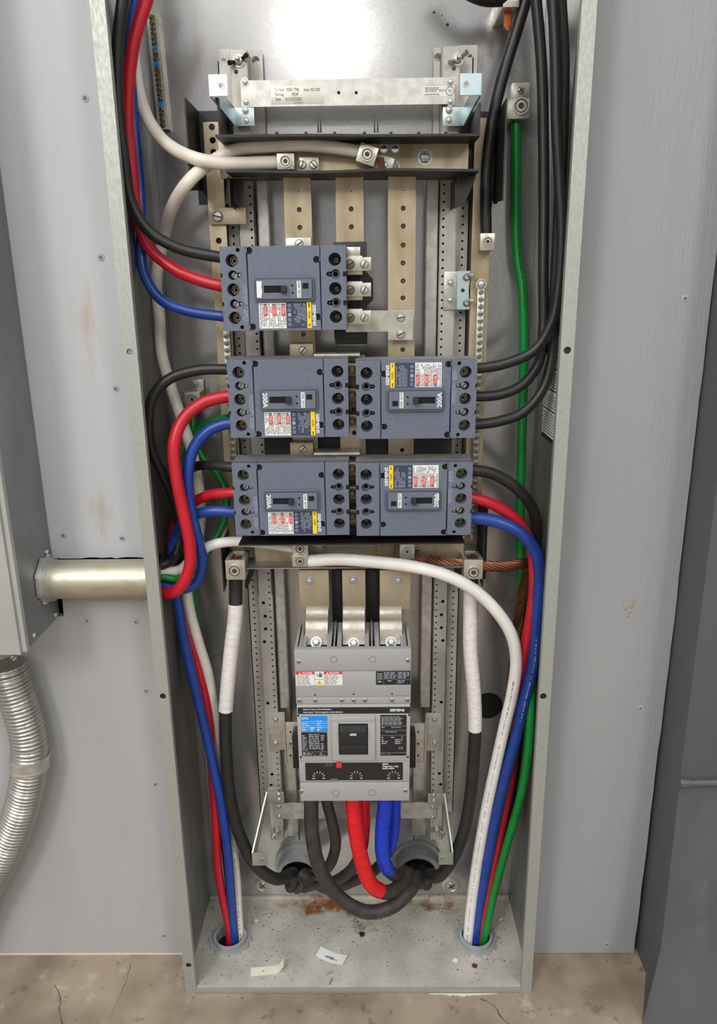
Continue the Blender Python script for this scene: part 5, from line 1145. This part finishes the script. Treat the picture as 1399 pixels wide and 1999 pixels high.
q = B(); pp = at(33, 1458, .045); q.lathe([(.0055, 0), (.0055, .004), (.0035, .0042), (.0035, .011)], pp, 'Y', 6); q.box(pp.x-.006, pp.x+.010, .045, .05, pp.z-.012, pp.z-.003, .0006); obj('clamp_screw', q, BOLT, t)
# top right: stub of a dark cable with its lug
t = thing('terminal_lug', 'lug with bright copper strands at the top right, partly out of frame', 'terminal lug', at(995, 20, .12)); x0, x1, z0, z1 = rect(982, -30, 1014, 14, .12); b = B(); b.box(x0, x1, .12, D-.0006, z0, z1, .0008); obj('body', b, TINL, t)
for i in range(7):
    q = B(); x = x0+.004+i*(x1-x0-.012)/6*.7; q.cyl((x+.002, .135+.008*(i % 2), z0-random.uniform(.014, .024)), .0014, .028, 'Z', 7); obj('strand', q, COPB, t)
cable('dark cable crossing the top of the frame beside the copper-tipped lug', [(860, -80, .10), (900, -30, .11), (940, -8, .115), (975, -6, .125), (1000, -8, .14)], 34, W_BLK2)

# ================================================================== SCRAPS ON THE CABINET FLOOR
t = thing('paper_scrap', 'curled white paper label printed PANEL-A on the cabinet floor', 'paper', atz(647, 1869, ZP))
c = atz(647, 1869, ZP); A = math.radians(-22); ux = Vector((math.cos(A), math.sin(A), 0)); uy = Vector((-math.sin(A), math.cos(A), 0)); w, h = .027, .0115
def sheet(c, ux, uy, w, h, f, n=10, th=.0002):
    b = B(); rr = []
    for i in range(n+1):
        s_ = -1+2*i/n; z = f(s_); p = c+ux*(w*s_)+Vector((0, 0, z+.0004))
        rr.append([p-uy*h, p+uy*h, p+uy*h+Vector((0, 0, th)), p-uy*h+Vector((0, 0, th))])
    b.rings(rr); return b
obj('paper', sheet(c, ux, uy, w, h, lambda s: .004*s*s), WHITE, t)
b = B(); M = Matrix((ux, uy, Vector((0, 0, 1)))).transposed().to_4x4(); b.text('PANEL-A', .0068, c-uy*.003+Vector((0, 0, .0014)), 0, 'CENTER', .031, M=M, bold=.0001); obj('lettering', b, INK, t)
c = atz(522, 1895, ZP); A = math.radians(6); ux = Vector((math.cos(A), math.sin(A), 0)); uy = Vector((-math.sin(A), math.cos(A), 0))
o = obj('paper_scrap', sheet(c, ux, uy, .030, .009, lambda s: .016*max(0, (s-.55)/.45)**1.5, 14), PAPER); tag(o, 'blank cream paper strip with a lifted end on the cabinet floor', 'paper')
def crumb(px, py, w, label, cat, name, m, h=.3, n=6):
    p = atz(px, py, ZP+.0004); r = rad(w, p); b = B(); P = [(p.x+r*random.uniform(.6, 1.1)*math.cos(2*PI*i/n), p.y+r*random.uniform(.6, 1.1)*math.sin(2*PI*i/n), p.z) for i in range(n)]
    b.prism(P, (random.uniform(-r, r)*.3, 0, r*h)); tag(obj(name, b, m), label, cat)
crumb(706, 1824, 14, 'dark plastic chip on the cabinet floor behind the printed label', 'chip', 'plastic_chip', DARKST)
crumb(888, 1875, 12, 'small white paper crumb on the cabinet floor at the right', 'paper', 'paper_crumb', WHITE)
crumb(926, 1886, 13, 'brown crumb on the cabinet floor below the right hub', 'crumb', 'dirt_crumb', COPPER)
crumb(500, 1797, 10, 'tan cardboard crumb on the cabinet floor right of the left hub', 'crumb', 'cardboard_crumb', PAPER)
crumb(977, 1795, 9, 'pale paper crumb on the cabinet floor behind the right hub', 'paper', 'paper_crumb', WHITE)
for px, py, lb, an in ((641, 1901, 'small loose screw on the cabinet floor, rear one of two', .5), (645, 1918, 'small loose screw on the cabinet floor, front one of two', 1.3)):
    p = atz(px, py, ZP+.0022); b = B(); d = Vector((math.cos(an), math.sin(an), 0)); b.tube([p-d*.005, p, p+d*.006], .0012, 8, 4); b.tube([p+d*.006, p+d*.0075, p+d*.008], .0022, 8, 3); tag(obj('loose_screw', b, BOLT), lb, 'screw')
# grit scattered on the pan: uncountable
b = B()
for i in range(1100):
    x = random.uniform(XL+.01, XR-.01); y = random.choice((random.uniform(.01, .19), random.uniform(.12, .19))); r = random.uniform(.0003, .0007) if i % 9 else random.uniform(.0007, .0013)
    if (Vector((x, y))-Vector((h1.x, h1.y))).length < .04 or (Vector((x, y))-Vector((h2.x, h2.y))).length < .04: continue
    a = random.random()*3; P = [(x+r*math.cos(a+2*PI*k/4)*(1+.8*(k % 2)), y+r*math.sin(a+2*PI*k/4), ZP) for k in range(4)]; b.prism(P, (0, 0, r*.5))
o = tag(obj('grit', b, GRIT), 'dark grit scattered over the cabinet floor', 'grit'); o['kind'] = 'stuff'
# caulk smear on the floor before the cabinet
b = B(); P = []
A_, B_ = atz(838, 1944, 0), atz(972, 1944, 0)
for i in range(30): u = i/29; p = A_.lerp(B_, u); P.append((p.x, -.0012, .0))
for i in range(30): u = 1-i/29; p = A_.lerp(B_, u); P.append((p.x, -.0012-.006*(.4+.6*random.random())*math.sin(PI*min(1, max(.08, u))), .0))
b.prism(P, (0, 0, .0012)); tag(obj('caulk_smear', b, CAULK), 'dried white caulk smear on the concrete along the cabinet front', 'caulk')
